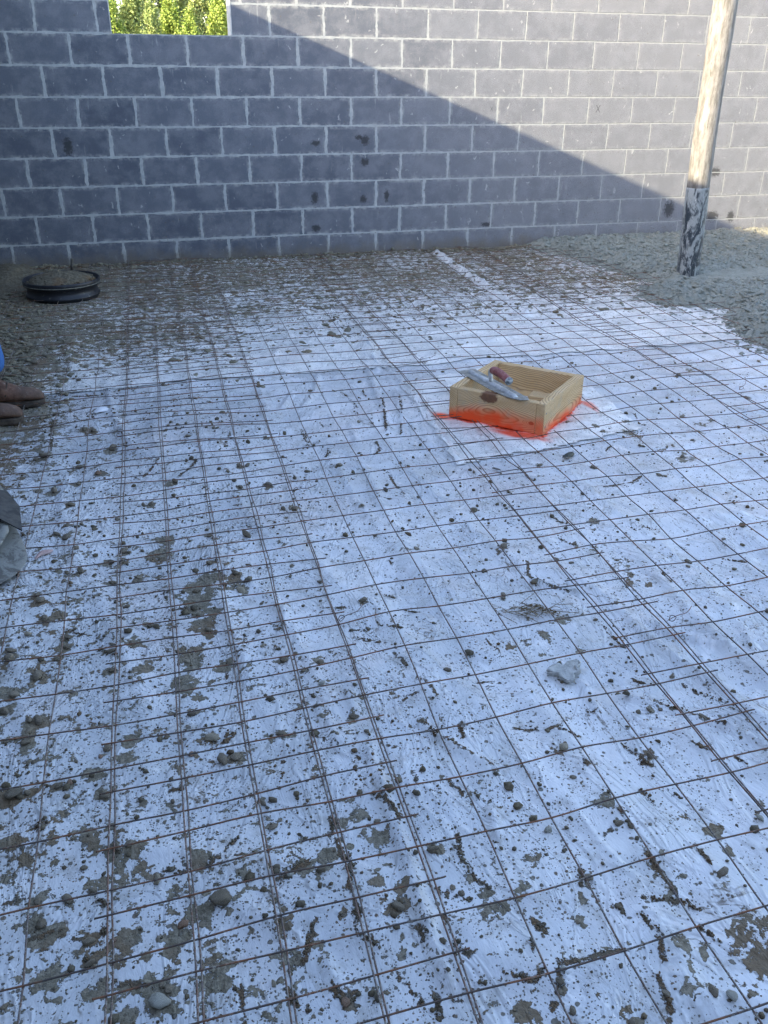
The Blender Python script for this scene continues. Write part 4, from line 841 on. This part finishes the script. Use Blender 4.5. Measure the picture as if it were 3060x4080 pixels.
ob = link('block', pyd('block', v, f), wd[4], off, False); bevel(ob, .002)
tag(off, 'small square pine offcut lying inside the box against its right board', 'wood offcut')

# ---------------- trowel ----------------
steel = mat_simple('smeared steel', (.16, .17, .16), (.34, .35, .33), 22, .38, .35, 90, .5, .55)
alu = mat_simple('cement-smeared aluminium', (.42, .43, .42), (.62, .63, .61), 45, .45, .4, 120, .5, .45)
red = mat_simple('worn red grip', (.24, .065, .06), (.34, .15, .13), 40, .55, .25, 150, .4)
cap = mat_simple('dirty grip end', (.10, .12, .13), (.50, .52, .50), 55, .6, .4)
tr = empty('finishing_trowel', (2.119, -3.906, .1555), R(-79.4)); tr.rotation_euler = (0, R(.4), R(-79.4))
tag(tr, 'steel finishing trowel with red handle resting across the top of the timber box', 'trowel')
L, W = .222, .044
outl = [(-L, -W), (-L + .01, -W - .002), (L * .25, -W - .002), (L * .75, -W * .75), (L - .002, -W * .1), (L + .012, W - .012), (L - .012, W), (-L + .012, W), (-L, W - .008)]
V = [(x, y, 0) for x, y in outl] + [(x, y, .0016) for x, y in outl]; n = len(outl)
F = [tuple(range(n))[::-1], tuple(range(n, 2 * n))] + [(i, (i + 1) % n, n + (i + 1) % n, n + i) for i in range(n)]
link('blade', pyd('blade', V, F), steel, tr, False)
V, F = [], []
prof = [(-.013, .0017), (-.010, .010), (-.004, .013), (.004, .013), (.010, .010), (.013, .0017)]
st = [-.19, -.185, -.05, .10, .165, .185]; hs = [.35, .9, 1., 1., .8, .3]
for sx, h in zip(st, hs):
    V += [(sx, a * (.8 + .2 * h), .0017 + (b - .0017) * h) for a, b in prof]
for i in range(len(st) - 1):
    for j in range(5): F.append((i * 6 + j, i * 6 + j + 1, i * 6 + 7 + j, i * 6 + 6 + j))
F += [tuple(range(6))[::-1], tuple(range(30, 36))]
link('rib', pyd('rib', V, F), alu, tr)
v, f = tube(catmull(np.array([(-.012, 0, .010), (-.018, 0, .030), (-.024, 0, .050), (-.016, 0, .062), (.0, 0, .064)]), 5), np.linspace(.010, .0075, 21), 10)
link('post', pyd('post', v, f), alu, tr)
P = catmull(np.array([(-.012, 0, .062), (.015, 0, .066), (.055, 0, .066), (.095, 0, .060), (.120, 0, .054)]), 6)
rr = np.interp(np.linspace(0, 1, len(P)), [0, .08, .3, .6, .85, 1], [.012, .0165, .0185, .0175, .0165, .015])
v, f = tube(P, rr, 16); h = link('handle', pyd('handle', v, f), red, tr)
v, f = tube(catmull(np.array([(.119, 0, .0542), (.129, 0, .052), (.137, 0, .0495)]), 4), [.0172, .018, .0182, .018, .017, .0155, .013, .009, .003], 16)
link('end_cap', pyd('end_cap', v, f), cap, h)

# ---------------- pump hose ----------------
t = NT('worn hose'); o = t.coord(); x, y, z = t.sep(o)
an = t.math('ARCTAN2', y, x); q = t.comb(t.math('MULTIPLY', an, .08), t.math('MULTIPLY', z, .16), 0.)
c_ = t.mix(t.ss(t.noise(q, 45, 5, .7), .35, .62), (.15, .14, .12), (.29, .275, .245))
c_ = t.mix(t.ss(t.noise(t.scale(q, (1, .5, 1)), 90, 4, .7), .56, .68, 0., .85), c_, (.11, .10, .085))
c_ = t.mix(t.ss(t.noise(q, 20, 3), .58, .70, 0., .6), c_, (.45, .44, .41))
M['hose'] = t.fin(c_, .75, t.bump(t.noise(q, 150, 4), .6, .004), .3)
t = NT('wet hose end'); o = t.coord(); x, y, z = t.sep(o)
an = t.math('ARCTAN2', y, x); q = t.comb(t.math('MULTIPLY', an, .08), t.math('MULTIPLY', z, .30), 0.)
m = t.ss(t.math('ADD', t.noise(q, 17, 5, .72, dist=1.0), t.math('MULTIPLY', t.noise(q, 130, 3), .12)), .50, .62)
c_ = t.mix(t.noise(q, 60, 4, .7), (.22, .255, .255), (.36, .385, .37))
c_ = t.mix(m, c_, (.03, .042, .052))
c_ = t.mix(t.ss(t.noise(q, 110, 3, .7), .62, .68, 0., .8), c_, (.60, .62, .58))
M['hose_end'] = t.fin(c_, t.ss(m, 0., 1., .8, .35), t.bump(t.noise(q, 70, 4), .6, .006), .5)
hs = empty('pump_hose', (4.518, -1.695, .07))
tag(hs, 'fat upright concrete pump hose hanging into the fresh concrete, tan above and black below', 'pump hose')
def hose_x(z): return float(np.interp(z, [0, .5, .95, 1.9, 2.6, 4.2], [0, -.024, -.038, -.040, -.05, -.15]))
zz = np.linspace(.575, 4.1, 60); P = [(hose_x(z), 0, z) for z in zz]
v, f = tube(P, .0755 + .0015 * np.sin(zz * 9), 40, True); link('hose', pyd('hose', v, f), M['hose'], hs)
zz = np.linspace(-.03, .60, 60); P = [(hose_x(z), 0, z) for z in zz]
rr = .0785 + .0012 * np.sin(zz * 31) + np.where(zz > .585, -.002, 0)
v, f = tube(P, rr, 40, True)
v = [(a + .0022 * float(fbm(math.atan2(b, a) * 3, c, 9, 2)), b, c) for a, b, c in v]
link('hose_end', pyd('hose_end', v, f), M['hose_end'], hs)

# ---------------- drain riser ring with its heap of concrete ----------------
blk = mat_simple('black plastic', (.010, .011, .014), (.03, .032, .036), 25, .35, .3, 60, .5)
t = NT('black riser'); o = t.coord()
c_ = t.mix(t.ss(t.noise(o, 30, 4, .7), .58, .72, 0., .75), (.012, .013, .017), (.13, .125, .105))
blk = t.fin(c_, .4, t.bump(t.noise(o, 60, 3), .3, .003), .5)
rs = empty('riser_ring', (.195, -1.05, -.008)); rs.scale = (1, 1, .88); tag(rs, 'low black plastic drain riser in the left corner with wet concrete heaped inside', 'drain riser')
prof = [(.212, -.02), (.222, .012), (.228, .030), (.236, .036), (.236, .050), (.226, .056), (.224, .10), (.232, .108), (.246, .116), (.247, .150), (.243, .156), (.237, .153), (.235, .12), (.215, .11), (.215, .0)]
v, f = lathe(prof, 72); link('ring', pyd('ring', v, f), blk, rs)
pale = mat_simple('cement-coated rim', (.16, .15, .12), (.26, .25, .20), 60, .8, .4)
v, f = lathe([(.2475, .124), (.2492, .126), (.2492, .1285), (.2475, .130)], 72); link('rim', pyd('rim', v, f), pale, rs)
a = np.linspace(0, 2 * math.pi, 97); rad = np.linspace(0, 1, 34)
A_, B_ = np.meshgrid(rad, a[:-1], indexing='ij')
ed = .226 + .010 * fbm(np.cos(B_) * 2, np.sin(B_) * 2, 2, 2)
X = A_ * ed * np.cos(B_); Y = A_ * ed * np.sin(B_)
Z = .135 + .055 * (1 - A_ ** 2.2) + .030 * fbm(X, Y, 9, 4) * (1.1 - A_) + np.abs(fbm(X, Y, 40, 3)) * .03 - .02 * A_ ** 8 + .012 * (X < 0) * (1 - A_)
n, m = A_.shape; idx = np.arange(n * m).reshape(n, m)
F = np.stack([idx[:-1], idx[1:], np.roll(idx[1:], -1, 1), np.roll(idx[:-1], -1, 1)], -1).reshape(-1, 4)
hp = link('heaped_concrete', raw('heaped_concrete', np.stack([X, Y, Z], -1).reshape(-1, 3), F), M['clod'], rs)
g = np.random.default_rng(5); ra = np.sqrt(g.random(420)) * .215; th = g.uniform(0, 6.28, 420)
dh = lambda x, y: .128 + .045 * (1 - (np.hypot(x - .195, y + 1.05) / .226) ** 2.2) + .008
o = scatter('riser_crumbs', .195 + ra * np.cos(th), -1.05 + ra * np.sin(th), np.clip(g.lognormal(math.log(.008), .4, 420), .004, .02), 0, M['clod'], 2, 8, .5, .45, hf=dh)
o.parent = rs; o.location = (-.195, 1.05, 0); tag(o, kind='stuff')
# grey mud bank around the riser and in the corner
def bank_h(X, Y):
    d = np.hypot(X + .22, (Y + .35) * .42)
    d2 = np.hypot(X - .16, Y + .72) 
    return -.03 + .11 * np.exp(-(d / .22) ** 2) + .09 * np.exp(-(d2 / .16) ** 2) + .05 * fbm(X, Y, 6, 4) + np.abs(fbm(X, Y, 30, 3)) * .03
me, _ = grid_mesh('mud_bank', np.arange(-.299, .75, .011), np.arange(-1.6, -.003, .011), bank_h, lambda X, Y: (bank_h(X, Y) > ground_h(X, Y) - .01) & (np.hypot(X - .195, Y + 1.05) > .20))
tag(link('mud_bank', me, M['clod']), kind='stuff')
wt = link('wood_stub', pyd('wood_stub', *box_vf(-.008, .008, -.008, .008, 0, .11)), mat_simple('stained wood', (.06, .05, .04), (.11, .10, .08), 30)); wt.location = (.235, -.55, .05); wt.rotation_euler = (.1, .12, .4)
tag(wt, 'thin dark stake standing in the mud behind the black riser', 'stake')

# ---------------- shovel / concrete placer leaning in from the left ----------------
sh = empty('concrete_placer', (.06, -4.62, .03)); tag(sh, 'cement-crusted grey metal blade of a concrete placer at the left edge', 'placer')
t = NT('crusted metal'); o = t.coord()
c_ = t.mix(t.ss(t.noise(o, 13, 5, .7, dist=.8), .44, .56), (.12, .115, .10), (.25, .25, .22))
c_ = t.mix(t.ss(t.noise(t.scale(o, (3, 1, 1)), 25, 4, .7), .60, .72, 0., .7), c_, (.40, .41, .38))
c_ = t.mix(t.ss(t.noise(o, 35, 3), .62, .72, 0., .6), c_, (.16, .09, .05))
crust = t.fin(c_, .65, t.bump(t.noise(o, 28, 6, .7), .5, .006), .4, .1)
# blade: rows from the near end to the far end, each a section from the left edge to the right lip
rows = [(-.318, -.26, .10, .005), (-.285, -.26, .150, .008), (-.225, -.26, .182, .012), (-.165, -.25, .196, .016), (-.05, -.24, .165, .03), (.06, -.23, .135, .045), (.16, -.20, .108, .06), (.25, -.12, .098, .075), (.29, .03, .092, .085)]
V, F = [], []
nn = 14
for yy, xa, xb, lift in rows:
    for j in range(nn):
        s_ = j / (nn - 1); x = xa + (xb - xa) * s_
        V.append((x + .012 * float(fbm(yy, s_, 4, 2)), yy + .02 * float(fbm(s_ * 2, yy, 6, 2)) * (s_ > .9), lift * (1 - .5 * s_) + .07 * (1 - s_) ** 2 + .02 * math.sin(s_ * 3.1)))
for i in range(len(rows) - 1):
    for j in range(nn - 1): F.append((i * nn + j, i * nn + j + 1, (i + 1) * nn + j + 1, (i + 1) * nn + j))
bl = link('blade', pyd('blade', V, F), crust, sh)
sm = bl.modifiers.new('thick', 'SOLIDIFY'); sm.thickness = .004
sv = bl.modifiers.new('sub', 'SUBSURF'); sv.levels = 2; sv.render_levels = 2
fl = [(-.02, .36, .02), (.085, .31, .035), (.150, .12, .050), (.172, -.06, .050), (.10, -.02, .085), (.02, .10, .12), (-.04, .25, .12)]
fo = link('side_flange', pyd('side_flange', fl, [tuple(range(7))]), mat_simple('dark worn steel', (.035, .035, .033), (.085, .08, .07), 30, .6, .5, 60), sh, False)
m_ = fo.modifiers.new('thick', 'SOLIDIFY'); m_.thickness = .004
cr = [rock(3, 61, .5, .3, .3)[0] * np.array([.05, .13, .016]) + np.array([.095, .0, .062])]
link('caked_concrete', raw('caked_concrete', cr[0], ICO[3][1]), crust, sh)
v, f = tube(catmull(np.array([(-.10, -.05, .10), (-.18, -.03, .25), (-.24, .0, .45)]), 5), .016, 10)
link('socket', pyd('socket', v, f), crust, sh)
v, f = tube([(-.238, 0, .43), (-.29, .05, .8), (-.34, .10, 1.25)], .0155, 10)
ash = mat_simple('weathered ash', (.30, .22, .13), (.40, .31, .20), 12, .7)
link('shaft', pyd('shaft', v, f), ash, sh)
sh.rotation_euler = (0, 0, 0)

# ---------------- small litter ----------------
conc = mat_simple('hardened mortar', (.40, .40, .37), (.54, .54, .50), 25, .9, .9, 60, .2, dist=.006)
v, f = ICO[3]; g = np.random.default_rng(9)
an = np.arctan2(v[:, 1], v[:, 0]); pr = 1 + .16 * np.sin(an * 23) * np.sin(an * 9 + 1) + .22 * np.sin(an * 3 + 1) + .12 * np.sin(an * 7 + 2) + .1 * np.sin(an * 5)
v2 = np.stack([v[:, 0] * .062 * pr, v[:, 1] * .048 * pr, np.sign(v[:, 2]) * np.abs(v[:, 2]) ** .5 * .009 + .014 * fbm(v[:, 0], v[:, 1], 2.5, 4) + .008 * np.floor(fbm(v[:, 0] + 3, v[:, 1], 1.6, 2) * 9) / 3], -1)
o = link('mortar_chunk', raw('mortar_chunk', v2 * [.72, .72, 1], f), conc, smooth=False); o.location = (1.612, -5.700, float(ground_h(1.61, -5.7)) + .010); o.rotation_euler = (0, 0, .35)
tag(o, 'flat pale ragged chunk of hardened mortar under a mesh wire, right of centre', 'mortar chunk')
def flake(name, pts, loc, rz, mat, label, cat, curl=.012):
    P = np.array(pts); c0 = P.mean(0); V = [(c0[0], c0[1], curl)] + [(a, b, curl * .3 * math.sin(i * 2.1)) for i, (a, b) in enumerate(P)]
    F = [(0, i + 1, (i + 1) % len(P) + 1) for i in range(len(P))]
    o = link(name, pyd(name, V, F), mat); o.location = loc; o.rotation_euler = (0, 0, rz)
    m = o.modifiers.new('thick', 'SOLIDIFY'); m.thickness = .003
    m = o.modifiers.new('sub', 'SUBSURF'); m.levels = m.render_levels = 2
    return tag(o, label, cat)
gz = lambda x, y, a=.006: (x, y, float(ground_h(x, y)) + a)
flake('plaster_scrap', [(-.035, -.03), (-.02, -.035), (-.012, -.005), (.02, -.008), (.036, .012), (.02, .03), (-.01, .028), (-.018, .0)], gz(.288, -4.711), .1, mat_simple('pink plaster', (.52, .34, .30), (.62, .45, .40), 50, .8), 'small pinkish scrap beside the left mesh wires near the placer blade', 'scrap')
flake('paper_scrap', [(-.05, -.02), (-.01, -.03), (.035, -.01), (.05, .02), (.01, .035), (-.03, .03)], gz(.452, -3.392), .3, mat_simple('white paper', (.74, .74, .74), (.82, .82, .82), 20, .8), 'crumpled white scrap of paper in the splashed gravel on the left', 'scrap', .02)
flake('dry_leaf', [(-.045, 0), (-.02, -.014), (.01, -.02), (.05, -.006), (.04, .012), (.0, .018), (-.02, .012)], gz(2.254, -4.401, .012), .5, mat_simple('dark leaf', (.05, .05, .04), (.09, .085, .06), 40, .6), 'dark curled leaf on the film in front of the timber box', 'leaf', .02)
flake('dry_leaf', [(-.03, 0), (.0, -.01), (.035, 0), (.0, .010)], gz(1.93, -4.45, .01), 2.2, mat_simple('grey leaf', (.12, .11, .10), (.18, .16, .13), 40, .6), 'small oval grey leaf on the bare film left of the timber box', 'leaf', .006)
# dry grass caught under the mesh
g = np.random.default_rng(4); paths = []
for i in range(45):
    x0, y0 = g.normal(0, .05), g.normal(0, .009); a = g.normal(-.25, .45); L_ = g.uniform(.03, .10); zc = g.uniform(.004, .022)
    paths.append(catmull(np.array([(x0, y0, zc), (x0 + L_ * .5 * math.cos(a), y0 + L_ * .5 * math.sin(a) + g.normal(0, .006), zc + g.uniform(-.003, .008)), (x0 + L_ * math.cos(a + .2), y0 + L_ * math.sin(a + .2), zc * .6)]), 3))
V, F = tubes(paths, .0009, 3)
o = link('dry_grass', pyd('dry_grass', V, F), mat_simple('straw', (.15, .11, .06), (.26, .20, .11), 60, .8)); o.location = (1.615, -5.405, float(ground_h(1.6, -5.4))); o.rotation_euler = (0, 0, -.25)
tag(o, 'clump of dry brown grass lying on the film just behind the mortar chunk', 'dry grass')

# ---------------- person at the left edge ----------------
skin = mat_simple('skin', (.32, .18, .12), (.36, .21, .15), 30, .5)
jeans = mat_simple('blue denim', (.03, .11, .32), (.055, .16, .40), 60, .85, .4, 500)
shirt = mat_simple('grey shirt', (.16, .17, .19), (.2, .21, .23), 15, .85, .3)
hairm = mat_simple('dark hair', (.02, .015, .012), (.04, .03, .02), 60, .7)
t = NT('scuffed leather'); o = t.coord()
lt = t.mix(t.ss(t.noise(o, 14, 5, .7), .38, .64), (.095, .048, .030), (.27, .15, .10))
lt = t.mix(t.ss(t.sep(o)[0], .145, .20, 0., .6), lt, (.10, .070, .05))
lt = t.mix(t.ss(t.noise(o, 45, 4, .7), .58, .7, 0., .6), lt, (.30, .25, .20))
leather = t.fin(lt, .7, t.bump(t.noise(t.scale(o, (1, .35, .5)), 45, 5, .7), .7, .006), .3)
sole = mat_simple('boot sole', (.05, .035, .025), (.10, .08, .06), 40, .8)
FEET = ((-.070, -3.250, .04), (-.145, -3.440, -.06))         # heel x, y, turn
per = empty('person', (-.09, -3.345, 0)); tag(per, 'person in blue jeans and scuffed brown leather boots standing at the left edge', 'person')
def skinned(name, pts, edges, rad, mat, parent, lv=2):
    me = bpy.data.meshes.new(name); me.from_pydata([tuple(p) for p in pts], edges, []); me.update()
    o = bpy.data.objects.new(name, me); C.objects.link(o); o.parent = parent
    me.materials.append(mat)
    m = o.modifiers.new('skin', 'SKIN'); m.use_smooth_shade = True
    if not me.skin_vertices: me.attributes  # layer is made by the modifier
    for i, r in enumerate(rad):
        me.skin_vertices[0].data[i].radius = (r, r) if not hasattr(r, '__len__') else r
        me.skin_vertices[0].data[i].use_root = (i == 0)
    s = o.modifiers.new('sub', 'SUBSURF'); s.levels = s.render_levels = lv
    return o
px, py = -.09, -3.345
B, E_, Rd = [], [], []
def bp(p, r, par=None):
    B.append((p[0] - px, p[1] - py, p[2])); Rd.append(r)
    if par is not None: E_.append((par, len(B) - 1))
    return len(B) - 1
hipx = -.115
pel = bp((hipx, py, .93), (.115, .10)); ab = bp((hipx + .005, py, 1.10), (.105, .08), pel); ch = bp((hipx + .005, py, 1.30), (.12, .088), ab); nk = bp((hipx + .01, py, 1.47), .055, ch)
hd0 = bp((hipx + .02, py, 1.55), .062, nk); hd1 = bp((hipx + .03, py, 1.62), (.078, .09), hd0); hd2 = bp((hipx + .03, py, 1.69), (.076, .09), hd1); hd3 = bp((hipx + .025, py, 1.735), (.05, .06), hd2)
nose = bp((hipx + .125, py, 1.625), .010, hd1)
legs = {}
for s_, (fx, fy, fr) in zip((1, -1), FEET):
    hip = bp((hipx, py + s_ * .085, .88), .088, pel); kn_ = bp(((hipx + fx + .06) / 2 + .03, (py + s_ * .085 + fy) / 2, .50), .058, hip)
    ank = bp((fx + .065, fy, .12), .040, kn_); ft = bp((fx + .10, fy, .065), .036, ank); te = bp((fx + .21, fy, .045), .028, ft)
    legs[s_] = (hip, kn_, ank)
    shd = bp((hipx + .005, py + s_ * .18, 1.39), .058, ch); el = bp((hipx + .01, py + s_ * .235, 1.11), .042, shd); wr = bp((hipx + .07, py + s_ * .23, .88), .027, el)
    pm = bp((hipx + .085, py + s_ * .225, .82), (.022, .036), wr)
    for k_, (dx, L_) in enumerate(((.030, .070), (.011, .080), (-.009, .075), (-.028, .058))):
        a1 = bp((hipx + .088 + dx, py + s_ * .222, .775), .0105, pm); a2 = bp((hipx + .092 + dx, py + s_ * .212, .775 - L_ * .5), .0092, a1); bp((hipx + .09 + dx, py + s_ * .195, .775 - L_), .0078, a2)
    th1 = bp((hipx + .122, py + s_ * .215, .825), .0115, pm); bp((hipx + .138, py + s_ * .205, .785), .0095, th1)
body = skinned('body', B, E_, Rd, skin, per)
JB = [B[pel]] + [B[ab]]; JE = [(0, 1)]; JR = [(.128, .115), (.120, .098)]
JB[1] = (B[ab][0], B[ab][1], 1.02)
for s_ in (1, -1):
    h_, k2, a_ = legs[s_]; n = len(JB)
    JB += [B[h_], B[k2], B[a_]]; JR += [.100, .080, .078]; JE += [(0, n), (n, n + 1), (n + 1, n + 2)]
    JB[-1] = (B[a_][0] + .012, B[a_][1], .15)
skinned('jeans', JB, JE, JR, jeans, per)
SB = [(hipx - px, 0, .98), (hipx + .005 - px, 0, 1.12), (hipx + .005 - px, 0, 1.30), (hipx + .008 - px, 0, 1.44)]; SE = [(0, 1), (1, 2), (2, 3)]; SR = [(.150, .130), (.150, .126), (.172, .136), (.088, .084)]
for s_ in (1, -1):
    n = len(SB); SB += [(hipx + .005 - px, s_ * .18, 1.39), (hipx + .01 - px, s_ * .235, 1.13), (hipx + .055 - px, s_ * .233, .95)]; SR += [.082, .062, .048]; SE += [(2, n), (n, n + 1), (n + 1, n + 2)]
skinned('shirt', SB, SE, SR, shirt, per)
v, f = ICO[3]; v = v[:]; hv = v * np.array([.098, .086, .105]) + np.array([hipx + .018 - px, 0, 1.69])
kk = v[:, 2] + .35 * v[:, 0] * -1 > -.05; ff = f[kk[f].all(1)]
link('hair', pyd('hair', hv, [tuple(q) for q in ff]), hairm, per)
for s_ in (1, -1):
    ev = ICO[2][0] * .012 + np.array([hipx + .105 - px, s_ * .032, 1.65]); link('eye', pyd('eye', ev, [tuple(q) for q in ICO[2][1]]), mat_simple('eye', (.5, .5, .5), (.6, .6, .6), 5, .3), per)
    ev = ICO[2][0] * np.array([.018, .010, .032]) + np.array([hipx + .02 - px, s_ * .092, 1.635]); link('ear', pyd('ear', ev, [tuple(q) for q in ICO[2][1]]), skin, per)
def boot(fx, fy, fr):
    # section stations: x, half width, height, lift of the sole
    stn = [(-.012, .018, .085), (-.008, .032, .125), (.02, .037, .140), (.065, .041, .145), (.105, .043, .125), (.14, .046, .100), (.18, .050, .082), (.215, .051, .074), (.245, .047, .066), (.265, .036, .055), (.278, .018, .040)]
    V, F = [], []; nk = 16
    for x, w, h in stn:
        for j in range(nk):
            a = 2 * math.pi * j / nk; c, s = math.cos(a), math.sin(a)
            yy = w * np.sign(c) * abs(c) ** .75; zz = .022 + (h - .022) * (.5 + .5 * np.sign(s) * abs(s) ** .85)
            V.append((x, yy * (1 if s < .2 else 1 - .35 * (s - .2) * (1 if x < .15 else .5)), zz))
    for i in range(len(stn) - 1):
        for j in range(nk): F.append((i * nk + j, i * nk + (j + 1) % nk, (i + 1) * nk + (j + 1) % nk, (i + 1) * nk + j))
    F += [tuple(range(nk))[::-1], tuple(range((len(stn) - 1) * nk, len(stn) * nk))]
    o = link('boot', pyd('boot', V, F), leather, per); o.location = (fx - px, fy - py, .012); o.rotation_euler = (0, 0, fr)
    m = o.modifiers.new('sub', 'SUBSURF'); m.levels = m.render_levels = 2
    out = [(x, w + .004) for x, w, h in stn]; pl = [(x, -w) for x, w in out] + [(x, w) for x, w in out[::-1]]
    V = [(x, y, 0) for x, y in pl] + [(x, y, .024) for x, y in pl]; n = len(pl)
    F = [tuple(range(n))[::-1], tuple(range(n, 2 * n))] + [(i, (i + 1) % n, n + (i + 1) % n, n + i) for i in range(n)]
    cv, cf = tube([(.03, 0, .125), (.028, 0, .160)], .047, 20, False)
    link('collar', pyd('collar', cv, cf), leather, o)
    cv, cf = tube(catmull(np.array([(.118, -.043, .055), (.128, -.03, .094), (.132, 0, .108), (.128, .03, .094), (.118, .043, .055)]), 5), .0032, 6)
    link('seam', pyd('seam', cv, cf), sole, o)
    bevel(link('sole', pyd('sole', V, F), sole, o, False), .003)
for a in FEET: boot(*a)

# ---------------- trees beyond the window gap ----------------
def mat_leaf(name, a, b, c):
    t = NT(name); g = t.new('NewGeometry').outputs['Random Per Island']; r = t.rnd()
    col = t.mix(g, a, b); col = t.mix(t.ss(r, .3, .9, 0., .6), col, c)
    return t.fin(col, .6, None, .3)
LF = [mat_leaf('young leaves', (.20, .29, .05), (.36, .46, .11), (.42, .50, .10)), mat_leaf('olive leaves', (.18, .25, .07), (.34, .41, .15), (.38, .43, .15))]
bark = mat_simple('bark', (.10, .08, .06), (.16, .13, .10), 8)
def crown_mesh(seed, H, W):
    g = np.random.default_rng(seed); n = 11000
    # clumps on rising limbs, then leaves round each clump
    nc = 75; ch_ = g.uniform(.10, 1.0, nc) ** .9; ca = g.uniform(0, 6.28, nc); prof = np.clip(np.minimum(ch_ * 4.5, 1) * (1.04 - ch_) ** .62, .04, 1) * W * g.uniform(.45, 1.05, nc)
    cc = np.stack([np.cos(ca) * prof, np.sin(ca) * prof, ch_ * H], -1)
    k_ = g.integers(0, nc, n); s_ = g.uniform(.10, .24, nc) * (1.2 - .6 * ch_)
    p = cc[k_] + g.normal(0, 1, (n, 3)) * np.stack([s_[k_] * .8, s_[k_] * .8, s_[k_] * 1.5], -1)
    sz = g.uniform(.035, .075, n)
    d1 = g.normal(size=(n, 3)); d1 /= np.linalg.norm(d1, axis=1)[:, None]; d2 = np.cross(d1, g.normal(size=(n, 3))); d2 /= np.linalg.norm(d2, axis=1)[:, None]
    V = np.stack([p - d1 * sz[:, None], p + d2 * sz[:, None] * .6, p + d1 * sz[:, None], p - d2 * sz[:, None] * .6], 1).reshape(-1, 3)
    return raw('crown', V, np.arange(n * 4).reshape(-1, 4))
def trunk_mesh(seed, H):
    g = np.random.default_rng(seed); paths = [(catmull(np.array([(0, 0, -.3), (.03, .02, H * .4), (-.02, .03, H * .9)]), 5), .07)]
    V, F = [], []
    P = paths[0][0]; v, f = tube(P, np.linspace(.09, .015, len(P)), 7); V += v; F += f
    for i in range(9):
        z = H * (.15 + .07 * i); a = g.uniform(0, 6.28); q = np.array([(0, 0, z), (.25 * math.cos(a), .25 * math.sin(a), z + .3), (.42 * math.cos(a), .42 * math.sin(a), z + .75)])
        v, f = tube(catmull(q, 3), np.linspace(.03, .008, 7), 5, True, len(V)); V += v; F += f
    return pyd('trunk', V, F)
pro = []
for i in range(4):
    cm = crown_mesh(40 + i, 4.6, .95 + .12 * (i % 2)); cm.materials.append(LF[i % 2]); tm = trunk_mesh(50 + i, 4.4); tm.materials.append(bark); pro.append((cm, tm))
TREES = [(-.2, 46, 1.05, 0), (1.1, 44, .93, 0), (2.1, 47, 1.12, 1), (2.9, 43, .90, 3), (3.9, 45, .98, 2), (4.6, 42.5, .86, 0), (5.5, 46, 1.18, 1), (6.2, 43.5, 1.0, 2), (7.2, 45, .95, 3), (8.2, 46, 1.08, 1),
         (1.0, 53, 1.32, 3), (3.3, 52, 1.45, 1), (5.0, 54, 1.62, 3), (6.6, 52, 1.5, 1), (8.1, 54, 1.5, 0), (2.2, 56, 1.1, 2), (-1.4, 50, 1.4, 2), (-3.2, 47, 1.1, 1), (-4.7, 45, 1.2, 0), (-6.4, 48, 1.3, 3), (-8.2, 46, 1.2, 2)]
TL = ['low pointed yellow-green tree', 'round-headed olive-green tree', 'slim bright green tree', 'loose pale green tree']
for i, (x, y, s_, k_) in enumerate(TREES):
    r = empty('young_tree', (x, y, -.16), i * 1.3); r.scale = (s_, s_, s_)
    pos = 'far left' if x < 1 else ('centre left' if x < 3 else ('middle' if x < 5 else ('centre right' if x < 7 else 'far right')))
    tag(r, '%s in the %s row, %s in the window gap' % (TL[k_], 'taller back' if y > 49 else 'front', pos), 'tree', 'sunlit trees beyond the window gap')
    if i >= 17: tag(r, '%s hidden by the block wall left of the window gap' % TL[k_], 'tree', 'trees behind the block wall')
    for nm_, me in zip(('crown', 'trunk'), pro[k_]):
        c = bpy.data.objects.new(nm_, me); C.objects.link(c); c.parent = r
